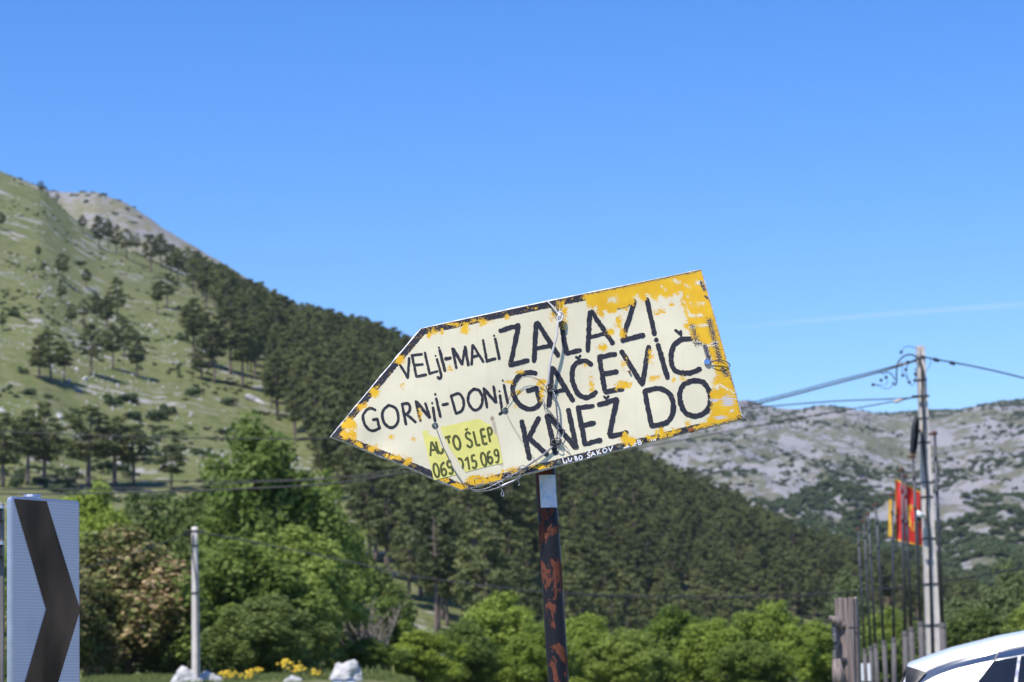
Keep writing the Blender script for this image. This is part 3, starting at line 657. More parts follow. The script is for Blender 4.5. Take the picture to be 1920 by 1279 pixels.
def sign_fields(P):
    f = {}; n = len(P)
    y = np.clip(sdf_poly(P, YPOLY), -40, 14)
    for cx, cy, rx, ry in YB:
        q = np.hypot((P[:, 0] - cx) / rx, (P[:, 1] - cy) / ry); y = np.maximum(y, (1 - q) * min(rx, ry) * 1.0 + 0.6)
    for a, b in ((OUT[0], OUT[1]), (OUT[1], np.array((1100., 551.))), (OUT[0], OUT[4]), (OUT[4], np.array((1290., 811.)))): y = np.maximum(y, -3.4 - 0.25 * np.abs(seg_d(P, a, b) - 6))
    for cx, cy, rx, ry in HOLES:
        q = np.hypot((P[:, 0] - cx) / rx, (P[:, 1] - cy) / ry); y = np.minimum(y, (q - 1) * min(rx, ry))
    for a, b, r in HSEG: y = np.minimum(y, (seg_d(P, a, b) - r) * 1.3)
    f['peel'] = y
    top = seg_d(P, (790, 616), (1110, 548.5)); ul = seg_d(P, OUT[0], OUT[1]); ll = seg_d(P, OUT[0], OUT[4]); bt = seg_d(P, OUT[4], (1310, 806)); bt2 = seg_d(P, (1290, 811), (1392, 785)); tr = seg_d(P, (1100, 550), OUT[2])
    f['ink'] = np.maximum.reduce([12.5 - top, 12.0 - ul, 11.0 - ll, 11.5 - bt, 7 - bt2, 6 - tr])
    sp = np.maximum.reduce([(3.5 - tr) * 0.8, (3.0 - bt2) * 0.6, (5.5 - seg_d(P, (1330, 602), (1349, 676))) * 0.55, (4.5 - seg_d(P, (1298, 612), (1308, 646))) * 0.55, (5 - seg_d(P, (1322, 650), (1329, 676))) * 1.2, (3.5 - seg_d(P, (1314, 528), (1321, 543))) * 1.5, (2.5 - seg_d(P, (1322, 556), (1329, 560))) * 1.5, (5 - seg_d(P, (1355, 693), (1362, 703))) * 0.8, (2 - seg_d(P, (1370, 710), (1376, 722))) * 1.5, (4 - seg_d(P, (1304, 645), (1314, 645))) * 1.0, (2 - seg_d(P, (1324, 530), (1390, 770))) * 0.4])
    f['spk'] = np.clip(sp, -30, 10)
    f['scr'] = 1 - np.minimum(np.hypot((P[:, 0] - 1364) / 26, (P[:, 1] - 752) / 20), np.minimum(np.hypot((P[:, 0] - 1352) / 26, (P[:, 1] - 783) / 6), np.hypot((P[:, 0] - 1338) / 20, (P[:, 1] - 751) / 5)))
    f['rust'] = np.maximum(1 - np.hypot((P[:, 0] - 923) / 7, (P[:, 1] - 785) / 9), 0.62 * (1 - np.minimum(1, seg_d(P, (926, 792), (941, 872)) / 8)))
    f['rust'] = np.maximum(f['rust'], 0.8 * (1 - np.hypot((P[:, 0] - 1177) / 5, (P[:, 1] - 696) / 3)))
    f['sp'] = np.stack([P[:, 0], P[:, 1], np.zeros(n)], -1); return f
def sign_paint():
    m = NT('sign_paint'); sp = m.attr('sp', True)
    nA = m.math('SUBTRACT', m.noise(sp, 0.11, 5, 0.6), 0.5); nB = m.math('SUBTRACT', m.noise(sp, 0.42, 5, 0.65), 0.5); nC = m.noise(sp, 0.9, 3, 0.6); nD = m.noise(sp, 0.035, 4, 0.6)
    peel = m.math('ADD', m.attr('peel'), m.math('ADD', m.math('MULTIPLY', nA, 24.0), m.math('MULTIPLY', nB, 26.0)))
    fleck = m.noise(sp, 0.19, 2, 0.5); fl2 = m.noise(sp, 0.55, 2, 0.5)
    pm = m.math('MAXIMUM', m.ramp(peel, -0.25, 0.25), m.math('MULTIPLY', m.ramp(fleck, 0.745, 0.752), m.ramp(fl2, 0.5, 0.51)))
    ink = m.math('ADD', m.attr('ink'), m.math('ADD', m.math('MULTIPLY', nB, 7.0), m.math('MULTIPLY', nA, 4.0)))
    im = m.ramp(ink, -0.3, 0.3)
    chip = m.math('MULTIPLY', m.ramp(fl2, 0.70, 0.715), m.ramp(nD, 0.42, 0.5)); im = m.math('MULTIPLY', im, m.math('SUBTRACT', 1.0, chip))
    grime = m.noise(sp, 0.012, 4, 0.6)
    cream = m.mix(m.ramp(grime, 0.3, 0.7), (0.70, 0.635, 0.445), (0.785, 0.72, 0.52)); cream = m.mix(m.ramp(nC, 0.62, 0.82, 0, 0.18), cream, (0.45, 0.42, 0.33))
    yel = m.mix(m.ramp(nD, 0.35, 0.7), (0.72, 0.395, 0.010), (0.80, 0.49, 0.016)); yel = m.mix(m.ramp(nC, 0.66, 0.85, 0, 0.5), yel, (0.42, 0.25, 0.03))
    blk = m.mix(m.ramp(nC, 0.35, 0.7), (0.013, 0.013, 0.021), (0.032, 0.031, 0.042))
    drip = m.noise(m.scale(sp, (0.09, 0.006, 1)), 1.0, 4, 0.65); cream = m.mix(m.ramp(drip, 0.56, 0.78, 0, 0.2), cream, (0.42, 0.34, 0.22))
    c = m.mix(im, cream, blk); c = m.mix(pm, c, yel)
    spk = m.math('ADD', m.attr('spk'), m.math('ADD', m.math('MULTIPLY', nB, 26.0), m.math('MULTIPLY', nA, 5.0)))
    sm = m.ramp(spk, 0.7, 1.2); flake = m.mix(m.ramp(m.noise(sp, 0.6, 3), 0.55, 0.62), blk, (0.42, 0.40, 0.42)); c = m.mix(sm, c, flake)
    st = m.noise(m.scale(sp, (0.06, 0.6, 1)), 1.0, 4, 0.6, 0.6); sc = m.ramp(m.math('ADD', m.math('MULTIPLY', m.attr('scr'), 0.45), st), 0.72, 0.76); c = m.mix(sc, c, m.mix(nC, (0.46, 0.43, 0.42), (0.66, 0.63, 0.62)))
    ru = m.ramp(m.math('ADD', m.attr('rust'), m.math('MULTIPLY', nB, 0.5)), 0.25, 0.9); c = m.mix(ru, c, (0.20, 0.10, 0.06))
    m.p(col=c, rough=m.ramp(grime, 0.2, 0.8, 0.42, 0.6), spec=0.4)
    h = m.math('SUBTRACT', m.math('SUBTRACT', 1.0, m.math('MULTIPLY', pm, 0.8)), m.math('MULTIPLY', sm, 0.4))
    h = m.math('ADD', h, m.math('ADD', m.math('MULTIPLY', m.noise(m.scale(sp, (0.04, 0.25, 1)), 1, 3), 0.35), m.math('MULTIPLY', nC, 0.12)))
    m.bump(h, 0.5, 0.0007); return m.mat
M['sign_paint'] = sign_paint()
M['sign_edge'] = simple('flaked_white_edge', (0.62, 0.61, 0.62), 0.6, 0, 0.45, 90)

post_top, post_bot = at(1007.0, 640.0, 7.185), at(1047.0, 1279.0, 7.185)
pdir = (post_top - post_bot) / np.linalg.norm(post_top - post_bot); post_base = post_bot + pdir * ((-0.25 - post_bot[2]) / pdir[2])
sign = empty('direction_sign', post_base + pdir * (0.25 / pdir[2]), 'tilted cream and yellow hand-painted arrow sign wired to a rusty black post', 'road sign')
def build_panel():
    ed = np.array([78.0, 280.0]); ax = np.array([524.0, -111.0])
    # coordinates (s,t): px = s*ax + t*ed
    Bm = np.array([ax, ed]).T; Bi = np.linalg.inv(Bm); st = (Bi @ OUT.T).T
    s0, s1 = st[:, 0].min(), st[:, 0].max(); S = np.unique(np.concatenate([np.linspace(s0, s1, 300), st[:, 0]])); S = S[np.concatenate([[True], np.diff(S) > 1e-6])]
    NTV = 110; V_ = []
    for s_ in S:
        ts = []
        for i in range(5):
            a, b = st[i], st[(i + 1) % 5]
            if abs(b[0] - a[0]) < 1e-9:
                if abs(s_ - a[0]) < 1e-6: ts += [a[1], b[1]]
                continue
            u = (s_ - a[0]) / (b[0] - a[0])
            if -1e-6 <= u <= 1 + 1e-6: ts.append(a[1] + u * (b[1] - a[1]))
        tt = np.linspace(min(ts), max(ts), NTV); V_.append(np.stack([np.full(NTV, s_), tt], -1))
    V_ = np.concatenate(V_); P = V_ @ Bm.T
    # hand-cut, slightly knocked outline
    ns = len(S); i, j = np.meshgrid(np.arange(ns - 1), np.arange(NTV - 1), indexing='ij'); b = (i * NTV + j).ravel()
    f = np.stack([b, b + 1, b + NTV + 1, b + NTV], -1)
    fl = sign_fields(P); obj('panel', onsign(P[:, 0], P[:, 1]), f, M['sign_paint'], sign, True, attrs=fl)
    # folded rim and back
    mb = MB(); loop = []
    for k in range(5):
        a, c = OUT[k], OUT[(k + 1) % 5]
        for u in np.linspace(0, 1, 30, endpoint=False): loop.append(a + (c - a) * u)
    loop = np.array(loop); ctr = OUT.mean(0); outw = loop + (loop - ctr) / np.linalg.norm(loop - ctr, axis=1)[:, None] * (2.2 + 0.8 * fbm(loop[:, 0] * .06, loop[:, 1] * .06)[:, None])
    A = onsign(loop[:, 0], loop[:, 1], 0.0004); B = onsign(outw[:, 0], outw[:, 1], -0.0025); C_ = onsign(outw[:, 0], outw[:, 1], -0.016); D = onsign(loop[:, 0] * .97 + ctr[0] * .03, loop[:, 1] * .97 + ctr[1] * .03, -0.017)
    n = len(loop); mb.add(np.concatenate([A, B, C_, D]), [(r * n + k, r * n + (k + 1) % n, (r + 1) * n + (k + 1) % n, (r + 1) * n + k) for r in range(3) for k in range(n)])
    mb.build('folded_rim', M['sign_edge'], sign)
    Bk = onsign(P[:, 0].reshape(ns, NTV)[::12, ::10].ravel(), P[:, 1].reshape(ns, NTV)[::12, ::10].ravel(), -0.004); na, nb = len(range(0, ns, 12)), len(range(0, NTV, 10))
    obj('back_plate', Bk, [(a * nb + c, (a + 1) * nb + c, (a + 1) * nb + c + 1, a * nb + c + 1) for a in range(na - 1) for c in range(nb - 1)], M['alu'], sign)
    return None
build_panel()
panel = next(o for o in sign.children if o.name.startswith('panel'))

# ---- lettering: brush strokes in photo pixels
def Tz(ox, oy, k): return lambda pts: [(ox + x / k, oy + y / k) for x, y in pts]
tA = Tz(600, 480, 2.781); tB = Tz(980, 480, 2.78); tD = Tz(770, 560, 7.995); tE = Tz(620, 600, 5.328); tF = Tz(780, 760, 7.105); tG = Tz(960, 560, 7.105); tH = Tz(1120, 500, 7.105); tK = Tz(960, 720, 7.105); tM = Tz(1030, 780, 7.111); tP = lambda q: q
def resamp(pts, step, curve):
    P = np.array(pts, float)
    if curve and len(P) > 2: P = np.array([(v.x, v.y) for v in smooth_path([(x, y, 0) for x, y in P], 6)])
    L = np.concatenate([[0], np.cumsum(np.linalg.norm(np.diff(P, axis=0), axis=1))]); n = max(3, int(L[-1] / step) + 1); T = np.linspace(0, L[-1], n)
    return np.stack([np.interp(T, L, P[:, 0]), np.interp(T, L, P[:, 1])], -1)
class Strokes:
    def __init__(s): s.V = []; s.O = []; s.F = []; s.k = 0; s.n = 0
    def stroke(s, pts, wd, curve=False, cap=0.8, wob=0.11, lift=0.0005):
        P = resamp(pts, 1.6, curve); n = len(P); T = np.gradient(P, axis=0); T /= np.maximum(np.linalg.norm(T, axis=1, keepdims=True), 1e-9); N = np.stack([-T[:, 1], T[:, 0]], -1)
        # rounded, brushy ends
        ext = wd * 0.5 * cap; P = np.concatenate([[P[0] - T[0] * ext], P, [P[-1] + T[-1] * ext]]); N = np.concatenate([[N[0]], N, [N[-1]]]); n += 2
        h = np.full(n, wd / 2); h[0] *= 0.55; h[-1] *= 0.55
        idx = np.arange(n) + s.n * 0.37
        hl = h * (1 + wob * fbm(idx * 0.33, s.k * 3.1 + 0.2, 0, 3)); hr = h * (1 + wob * fbm(idx * 0.33, s.k * 3.1 + 9.2, 0, 3))
        off = lift + 0.00012 * (s.k % 7); b = s.n
        for u in (-1, -0.5, 0, 0.5, 1):
            hh = np.where(u < 0, hl, hr) if np.ndim(u) else (hl if u < 0 else hr)
            s.V.append(P + N * (u * hh)[:, None]); s.O.append(np.full(n, off))
        for r in range(4):
            for i in range(n - 1): s.F.append((b + r * n + i, b + r * n + i + 1, b + (r + 1) * n + i + 1, b + (r + 1) * n + i))
        s.n += 5 * n; s.k += 1; return s
    def dot(s, c, r, lift=0.0005):
        k = 12; b = s.n; a = np.linspace(0, 2 * math.pi, k, endpoint=False); P = np.concatenate([[c], np.stack([c[0] + r * np.cos(a) * (1 + .1 * np.sin(3 * a)), c[1] + r * 1.1 * np.sin(a)], -1)])
        s.V.append(P); s.O.append(np.full(k + 1, lift + 0.00012 * (s.k % 7))); s.F += [(b, b + 1 + i, b + 1 + (i + 1) % k) for i in range(k)]; s.n += k + 1; s.k += 1; return s
    def poly(s, P, lift):
        b = s.n; s.V.append(np.array(P, float)); s.O.append(np.full(len(P), lift)); s.F.append(tuple(range(b, b + len(P)))); s.n += len(P); return s
    def build(s, name, mat, parent, fields=True):
        P = np.concatenate(s.V); O = np.concatenate(s.O); fl = sign_fields(P)
        if fields: fl['ink'] = np.full(len(P), 12.0)
        o = obj(name, onsign(P[:, 0], P[:, 1], O), s.F, mat, parent, attrs=fl); 
        return o
def word(name, items, wd, label):
    s = Strokes()
    for it in items:
        t, pts = it[0], it[1]
        if len(pts) == 1: c = t(pts)[0]; s.dot(c, it[2] if len(it) > 2 else wd * 0.62)
        else: s.stroke(t(pts), (it[3] if len(it) > 3 else wd) * 1.13, len(it) > 2 and it[2] == 'c', wob=0.17)
    o = s.build('lettering', M['sign_paint'], panel); o['label'] = label; return o
word('velji', [(tE, [(683, 430), (770, 578)]), (tE, [(770, 575), (785, 380)]), (tD, [(22, 858), (85, 1168)]), (tD, [(15, 850), (165, 833)]), (tD, [(55, 995), (178, 985)]), (tD, [(90, 1168), (228, 1140)]),
    (tD, [(212, 812), (280, 1125)]), (tD, [(285, 1125), (400, 1090)]), (tD, [(372, 858)], 1.7), (tD, [(392, 910), (440, 1080), (455, 1160), (435, 1205), (405, 1178)], 'c'), (tD, [(422, 735)], 2.0), (tD, [(435, 778), (510, 1080)], 's', 5.2), (tD, [(520, 905), (592, 892)], 's', 5.5),
    (tD, [(625, 752), (680, 1038)], 's', 4.6), (tD, [(640, 760), (768, 985)], 's', 5.4), (tD, [(770, 985), (812, 725)]), (tD, [(815, 725), (862, 1000)], 's', 4.8), (tD, [(925, 705), (910, 990)]), (tD, [(930, 700), (1085, 948)]), (tD, [(925, 882), (1010, 850)]),
    (tD, [(1082, 628), (1138, 945)]), (tD, [(1142, 940), (1265, 905)], 's', 5.2), (tD, [(1247, 560)], 2.1), (tD, [(1264, 607), (1325, 905)], 's', 4.8)], 4.3, 'black small hand lettering VELjI-MALI')
word('gornji', [(tE, [(445, 898), (395, 880), (350, 905), (324, 965), (342, 1040), (385, 1090), (430, 1102), (492, 1076)], 'c'), (tE, [(488, 1076), (466, 990)]), (tE, [(466, 988), (425, 994)]),
    (tE, [(580, 852), (525, 900), (516, 970), (545, 1042), (608, 1076), (660, 1040), (675, 962), (645, 880), (580, 852)], 'c'), (tE, [(712, 842), (750, 1042)]), (tE, [(712, 842), (770, 836), (792, 880), (775, 925), (738, 950)], 'c'), (tE, [(748, 938), (845, 1018)]),
    (tE, [(850, 815), (895, 1008)]), (tA, [(504, 764), (570, 842)], 's', 5.8), (tA, [(549, 770), (571, 842)]), (tA, [(584, 768)], 2.0), (tA, [(588, 792), (599, 862)], 's', 4.6), (tA, [(600, 722)], 2.2), (tA, [(605, 745), (626, 838)]), (tA, [(640, 777), (664, 772)], 's', 5.4),
    (tA, [(683, 733), (708, 822)]), (tA, [(683, 732), (722, 718), (744, 745), (748, 785), (735, 810), (708, 822)], 'c'), (tA, [(800, 695), (776, 720), (772, 762), (793, 798), (822, 801), (842, 775), (845, 735), (828, 702), (800, 695)], 'c'),
    (tA, [(853, 692), (870, 788)]), (tA, [(855, 694), (914, 762)], 's', 5.2), (tA, [(904, 682), (917, 762)]), (tA, [(935, 706)], 1.9), (tA, [(938, 728), (950, 818), (936, 824)]), (tA, [(952, 650)], 1.9), (tA, [(958, 674), (978, 766)])], 4.6, 'black small hand lettering GORNjI-DONjI')
word('zalazi', [(tA, [(940, 392), (1034, 364)]), (tA, [(1034, 368), (992, 566)]), (tA, [(992, 570), (1082, 546)]), (tG, [(318, 335), (292, 830)]), (tG, [(340, 325), (612, 755)]), (tG, [(310, 668), (535, 620)], 's', 6.5),
    (tG, [(648, 315), (728, 725)]), (tG, [(735, 728), (905, 688)]), (tG, [(1038, 182), (1012, 690)]), (tP, [(1109.5, 584.5), (1149, 643)]), (tG, [(1045, 512), (1240, 460)], 's', 6.2), (tH, [(280, 535), (495, 460)]), (tH, [(492, 470), (352, 925)]), (tH, [(335, 978), (612, 912)]), (tH, [(665, 435), (762, 898)])], 8.2, 'large black hand lettering ZALAZI')
word('gacevic', [(tP, [(1004, 700), (989, 698.5), (975, 704), (965.6, 715), (961.5, 727), (963, 740), (971, 755), (984, 765), (997, 767), (1009, 761), (1013.5, 752)], 'c'), (tP, [(1013, 752), (1006, 730)]), (tP, [(1006, 728), (990, 733)]),
    (tP, [(1034.6, 690), (1029.5, 760)]), (tP, [(1037, 690), (1074, 750)]), (tP, [(1038, 735.5), (1061, 730)], 's', 6.8), (tG, [(855, 775), (880, 795)], 's', 4.2), (tG, [(880, 795), (912, 758)], 's', 4.2),
    (tP, [(1108.5, 683), (1100.7, 677.5), (1089.5, 677), (1079.6, 682.4), (1073.8, 693.7), (1072.8, 707.8), (1076, 722), (1083, 736), (1095, 744.5), (1107.8, 743), (1117, 735)], 'c'),
    (tB, [(400, 530), (430, 706)]), (tB, [(400, 526), (482, 511)]), (tB, [(420, 615), (490, 602)]), (tB, [(434, 708), (518, 692)]), (tB, [(517, 498), (622, 668)]), (tB, [(624, 666), (657, 474)]), (tB, [(697, 437)], 4.4), (tB, [(706, 464), (754, 636)]),
    (tB, [(876, 432), (830, 436), (790, 465), (772, 520), (780, 578), (810, 606), (868, 612), (922, 592)], 'c'), (tH, [(1040, 848), (1095, 890)], 's', 5), (tH, [(1110, 862), (1110, 915)], 's', 5)], 8.4, 'large black hand lettering GAČEVIČ')
word('knez', [(tK, [(132, 500), (235, 990)]), (tK, [(355, 455), (225, 720)]), (tK, [(235, 725), (465, 935)]), (tK, [(468, 425), (578, 920)]), (tK, [(490, 420), (845, 845)]), (tK, [(755, 345), (855, 845)]), (tK, [(882, 310), (970, 800)]), (tK, [(885, 318), (1075, 292)]), (tK, [(940, 555), (1090, 518)]), (tK, [(975, 800), (1175, 750)]),
    (tB, [(424, 732), (435, 743)], 's', 3.6), (tB, [(435, 743), (448, 730)], 's', 3.6), (tB, [(398, 774), (490, 748)]), (tB, [(490, 752), (452, 928)]), (tB, [(456, 942), (540, 922)]), (tB, [(636, 708), (670, 886)]), (tB, [(636, 705), (710, 692), (765, 720), (784, 780), (775, 838), (740, 874), (672, 888)], 'c'),
    (tB, [(895, 650), (842, 667), (819, 712), (822, 770), (846, 818), (890, 836), (938, 824), (968, 794), (976, 745), (966, 695), (938, 660), (895, 650)], 'c')], 8.6, 'large black hand lettering KNEŽ DO')
M['white_paint'] = simple('white_paint', (0.78, 0.78, 0.80), 0.5, 0, 0.08, 50)
def small_text():
    S_ = [[(178, 562), (192, 626)], [(190, 628), (214, 622)], [(228, 590), (236, 622), (222, 628)], [(250, 558), (264, 606), (292, 600), (298, 552)], [(335, 538), (350, 592)], [(335, 538), (362, 540), (360, 556), (342, 566)], [(342, 566), (374, 566), (376, 586), (350, 592)], [(402, 532), (392, 556), (404, 584), (428, 580), (438, 552), (424, 530), (402, 532)],
                [(542, 488), (508, 500), (514, 520), (540, 528), (536, 550), (504, 558)], [(516, 462), (530, 474)], [(530, 474), (544, 450)], [(576, 484), (558, 540)], [(576, 484), (612, 524)], [(566, 522), (598, 512)], [(630, 462), (646, 520)], [(668, 450), (640, 494)], [(642, 490), (684, 506)], [(722, 438), (708, 466), (722, 494), (752, 486), (768, 458), (752, 434), (722, 438)], [(786, 424), (810, 472)], [(810, 472), (842, 404)],
                [(990, 430), (1062, 410)], [(1040, 398), (1056, 412)], [(1108, 402), (1150, 390)], [(1128, 372), (1158, 366)], [(1172, 330), (1186, 390)], [(1172, 328), (1206, 326), (1204, 350), (1180, 358)], [(1180, 358), (1222, 350), (1222, 374), (1186, 388)], [(1350, 318), (1362, 342)], [(1382, 320), (1388, 334)], [(1404, 310), (1412, 332)]]
    for w_, lab in ((S_[:8], 'small white hand-lettered word LJUBO on the lower border'), (S_[8:20], 'small white hand-lettered word ŠAKOV on the lower border'), (S_[20:27], 'worn white letters EB on the lower border'), (S_[27:], 'worn white letter H on the lower border')):
        s = Strokes()
        for pts in w_: s.stroke(tM(pts), 2.0, False, 0.6, 0.15, 0.0012)
        s.build('lettering', M['white_paint'], panel, False)['label'] = lab
small_text()
# ---- yellow tow-service sticker, torn down the middle
M['sticker'] = simple('sticker_yellow', (0.76, 0.70, 0.19), 0.45, 0, 0.06, 30, bump=0.25, bdist=0.001)
M['sticker_ink'] = simple('sticker_ink', (0.095, 0.10, 0.018), 0.5, 0, 0.25, 60)
def sticker():
    s = Strokes()
    s.poly(tF([(80, 350), (155, 332), (165, 385), (205, 412), (255, 425), (290, 428), (330, 560), (390, 610), (455, 740), (500, 860), (540, 925), (430, 952), (240, 1000), (160, 690)]), 0.0009)
    s.poly(tF([(318, 295), (560, 240), (840, 180), (900, 225), (985, 255), (1020, 330), (1050, 380), (1082, 400), (1120, 560), (1160, 770), (1000, 800), (820, 850), (660, 892), (560, 740), (440, 560), (360, 400)]), 0.0009)
    o = s.build('sticker', M['sticker'], sign, False); o['label'] = 'torn lemon-yellow sticker with a phone number'
    t = Strokes(); w1 = 4.3
    def ell(cx, cy, rx, ry, sl=0.0): return [(cx + rx * math.cos(a) + sl * ry * math.sin(a) * -0.18, cy + ry * math.sin(a)) for a in np.linspace(0, 2 * math.pi, 17)]
    for pts, cv in (([(190, 675), (200, 490)], 0), ([(205, 490), (295, 645)], 0), ([(200, 600), (262, 592)], 0), ([(262, 490), (290, 600), (325, 640), (352, 620), (356, 580)], 1), ([(385, 432), (455, 415)], 0), ([(420, 430), (440, 500)], 0), (ell(540, 497, 44, 88, -1), 1),
                    ([(722, 385), (688, 362), (662, 388), (675, 435), (735, 478), (745, 535), (712, 558), (678, 530)], 1), ([(762, 352), (806, 535)], 0), ([(812, 535), (852, 526)], 0), ([(858, 335), (896, 515)], 0), ([(858, 328), (908, 316)], 0), ([(876, 420), (925, 410)], 0), ([(900, 516), (948, 506)], 0), ([(950, 305), (988, 488)], 0), ([(955, 305), (990, 300), (1008, 345), (998, 385), (968, 395)], 1),
                    (ell(268, 868, 34, 90, -1), 1), ([(372, 760), (335, 800), (335, 880), (362, 938), (395, 920), (398, 870), (370, 845), (342, 872)], 1), ([(470, 815), (440, 830), (415, 795), (418, 755), (445, 735), (455, 760)], 1), ([(475, 840), (486, 880), (468, 915), (440, 900)], 1), ([(560, 710), (600, 720), (625, 780), (618, 835)], 1), ([(652, 735), (682, 695)], 0), ([(684, 690), (712, 855)], 0), ([(782, 662), (738, 674)], 0), ([(738, 674), (752, 748)], 0), ([(752, 748), (788, 738), (805, 785), (785, 836), (750, 822)], 1),
                    (ell(900, 718, 33, 86, -1), 1), ([(985, 612), (955, 640), (955, 720), (982, 772), (1012, 755), (1015, 710), (990, 685), (962, 705)], 1), ([(1098, 655), (1068, 672), (1045, 640), (1050, 600), (1078, 592), (1098, 640), (1102, 710), (1088, 762), (1062, 750)], 1)):
        t.stroke(tF(pts), w1 if pts[0][1] < 590 or pts[0][0] < 0 else 3.9, bool(cv), 0.3, 0.03, 0.0013)
    for pts in ([(650, 318), (668, 336)], [(668, 336), (686, 305)]): t.stroke(tF(pts), 2.4, False, 0.3, 0.03, 0.0013)
    q = t.build('lettering', M['sticker_ink'], o, False); q['label'] = 'olive printed text AUTO ŠLEP 069 015 069'
sticker()
# ---- post
def post_mat():
    m = NT('painted_post'); c = m.objc(); n1 = m.noise(m.scale(c, (1, 1, 0.55)), 18, 7, 0.68, 0.4); n2 = m.noise(c, 60, 4); n3 = m.noise(m.scale(c, (1, 1, .2)), 5, 3); n4 = m.noise(m.scale(c, (1, 1, 0.35)), 2.6, 2)
    ms = m.ramp(m.math('ADD', n1, m.math('MULTIPLY', m.math('SUBTRACT', n4, 0.5), 0.35)), 0.516, 0.531)
    paint = m.mix(m.ramp(n3, 0.3, 0.7), (0.007, 0.007, 0.010), (0.022, 0.022, 0.028)); rust = m.mix(n2, (0.075, 0.026, 0.018), (0.20, 0.065, 0.036))
    m.p(col=m.mix(ms, paint, rust), rough=m.ramp(ms, 0, 1, 0.42, 0.9), spec=0.22); m.bump(m.math('SUBTRACT', n2, ms), 0.35, 0.001); return m.mat
M['post'] = post_mat()
def build_post():
    L = np.linalg.norm(post_top - post_base); n = 40; pts = [post_base + pdir * L * t for t in np.linspace(0, 1, n)]
    mb = MB(); mb.tube(pts, [0.0302 + 0.0004 * math.sin(k * 1.7) for k in range(n)], 28); po = mb.build('post', M['post'], sign, True)
    # two clamps that hold the panel to the post
    for y in (680.0, 850.0):
        x = 1047 - (1279 - y) * 40 / 639; c = onsign(np.array(x), np.array(y), -0.03); m2 = MB(); m2.box((c[0], c[1] + 0.04, c[2]), (0.075, 0.075, 0.03)); m2.build('clamp', M['dark_steel'], sign)
    # paper label on the post
    m = NT('post_paper'); c = m.objc(); nz = m.noise(c, 40, 4, .6); n2 = m.noise(c, 22, 3); col = m.mix(m.ramp(nz, 0.48, 0.66), (0.78, 0.78, 0.82), (0.36, 0.58, 0.74)); col = m.mix(m.ramp(n2, 0.5, 0.7, 0, .6), col, (0.78, 0.78, 0.78)); m.p(col=col, rough=0.5)
    v = []; f = []; na, nb = 14, 8
    for j, yy in enumerate(np.linspace(892, 953, nb)):
        cpt = at(1047 - (1279 - yy) * 40 / 639, yy, 7.185)
        for i, a in enumerate(np.linspace(R(-38), R(62), na)): v.append((cpt[0] + 0.0313 * math.sin(a), cpt[1] - 0.0313 * math.cos(a), cpt[2]))
    for j in range(nb - 1):
        for i in range(na - 1): f.append((j * na + i, j * na + i + 1, (j + 1) * na + i + 1, (j + 1) * na + i))
    st = obj('paper_label', v, f, m.mat, po, True); st['label'] = 'torn white and pale blue paper label just below the panel'
build_post()
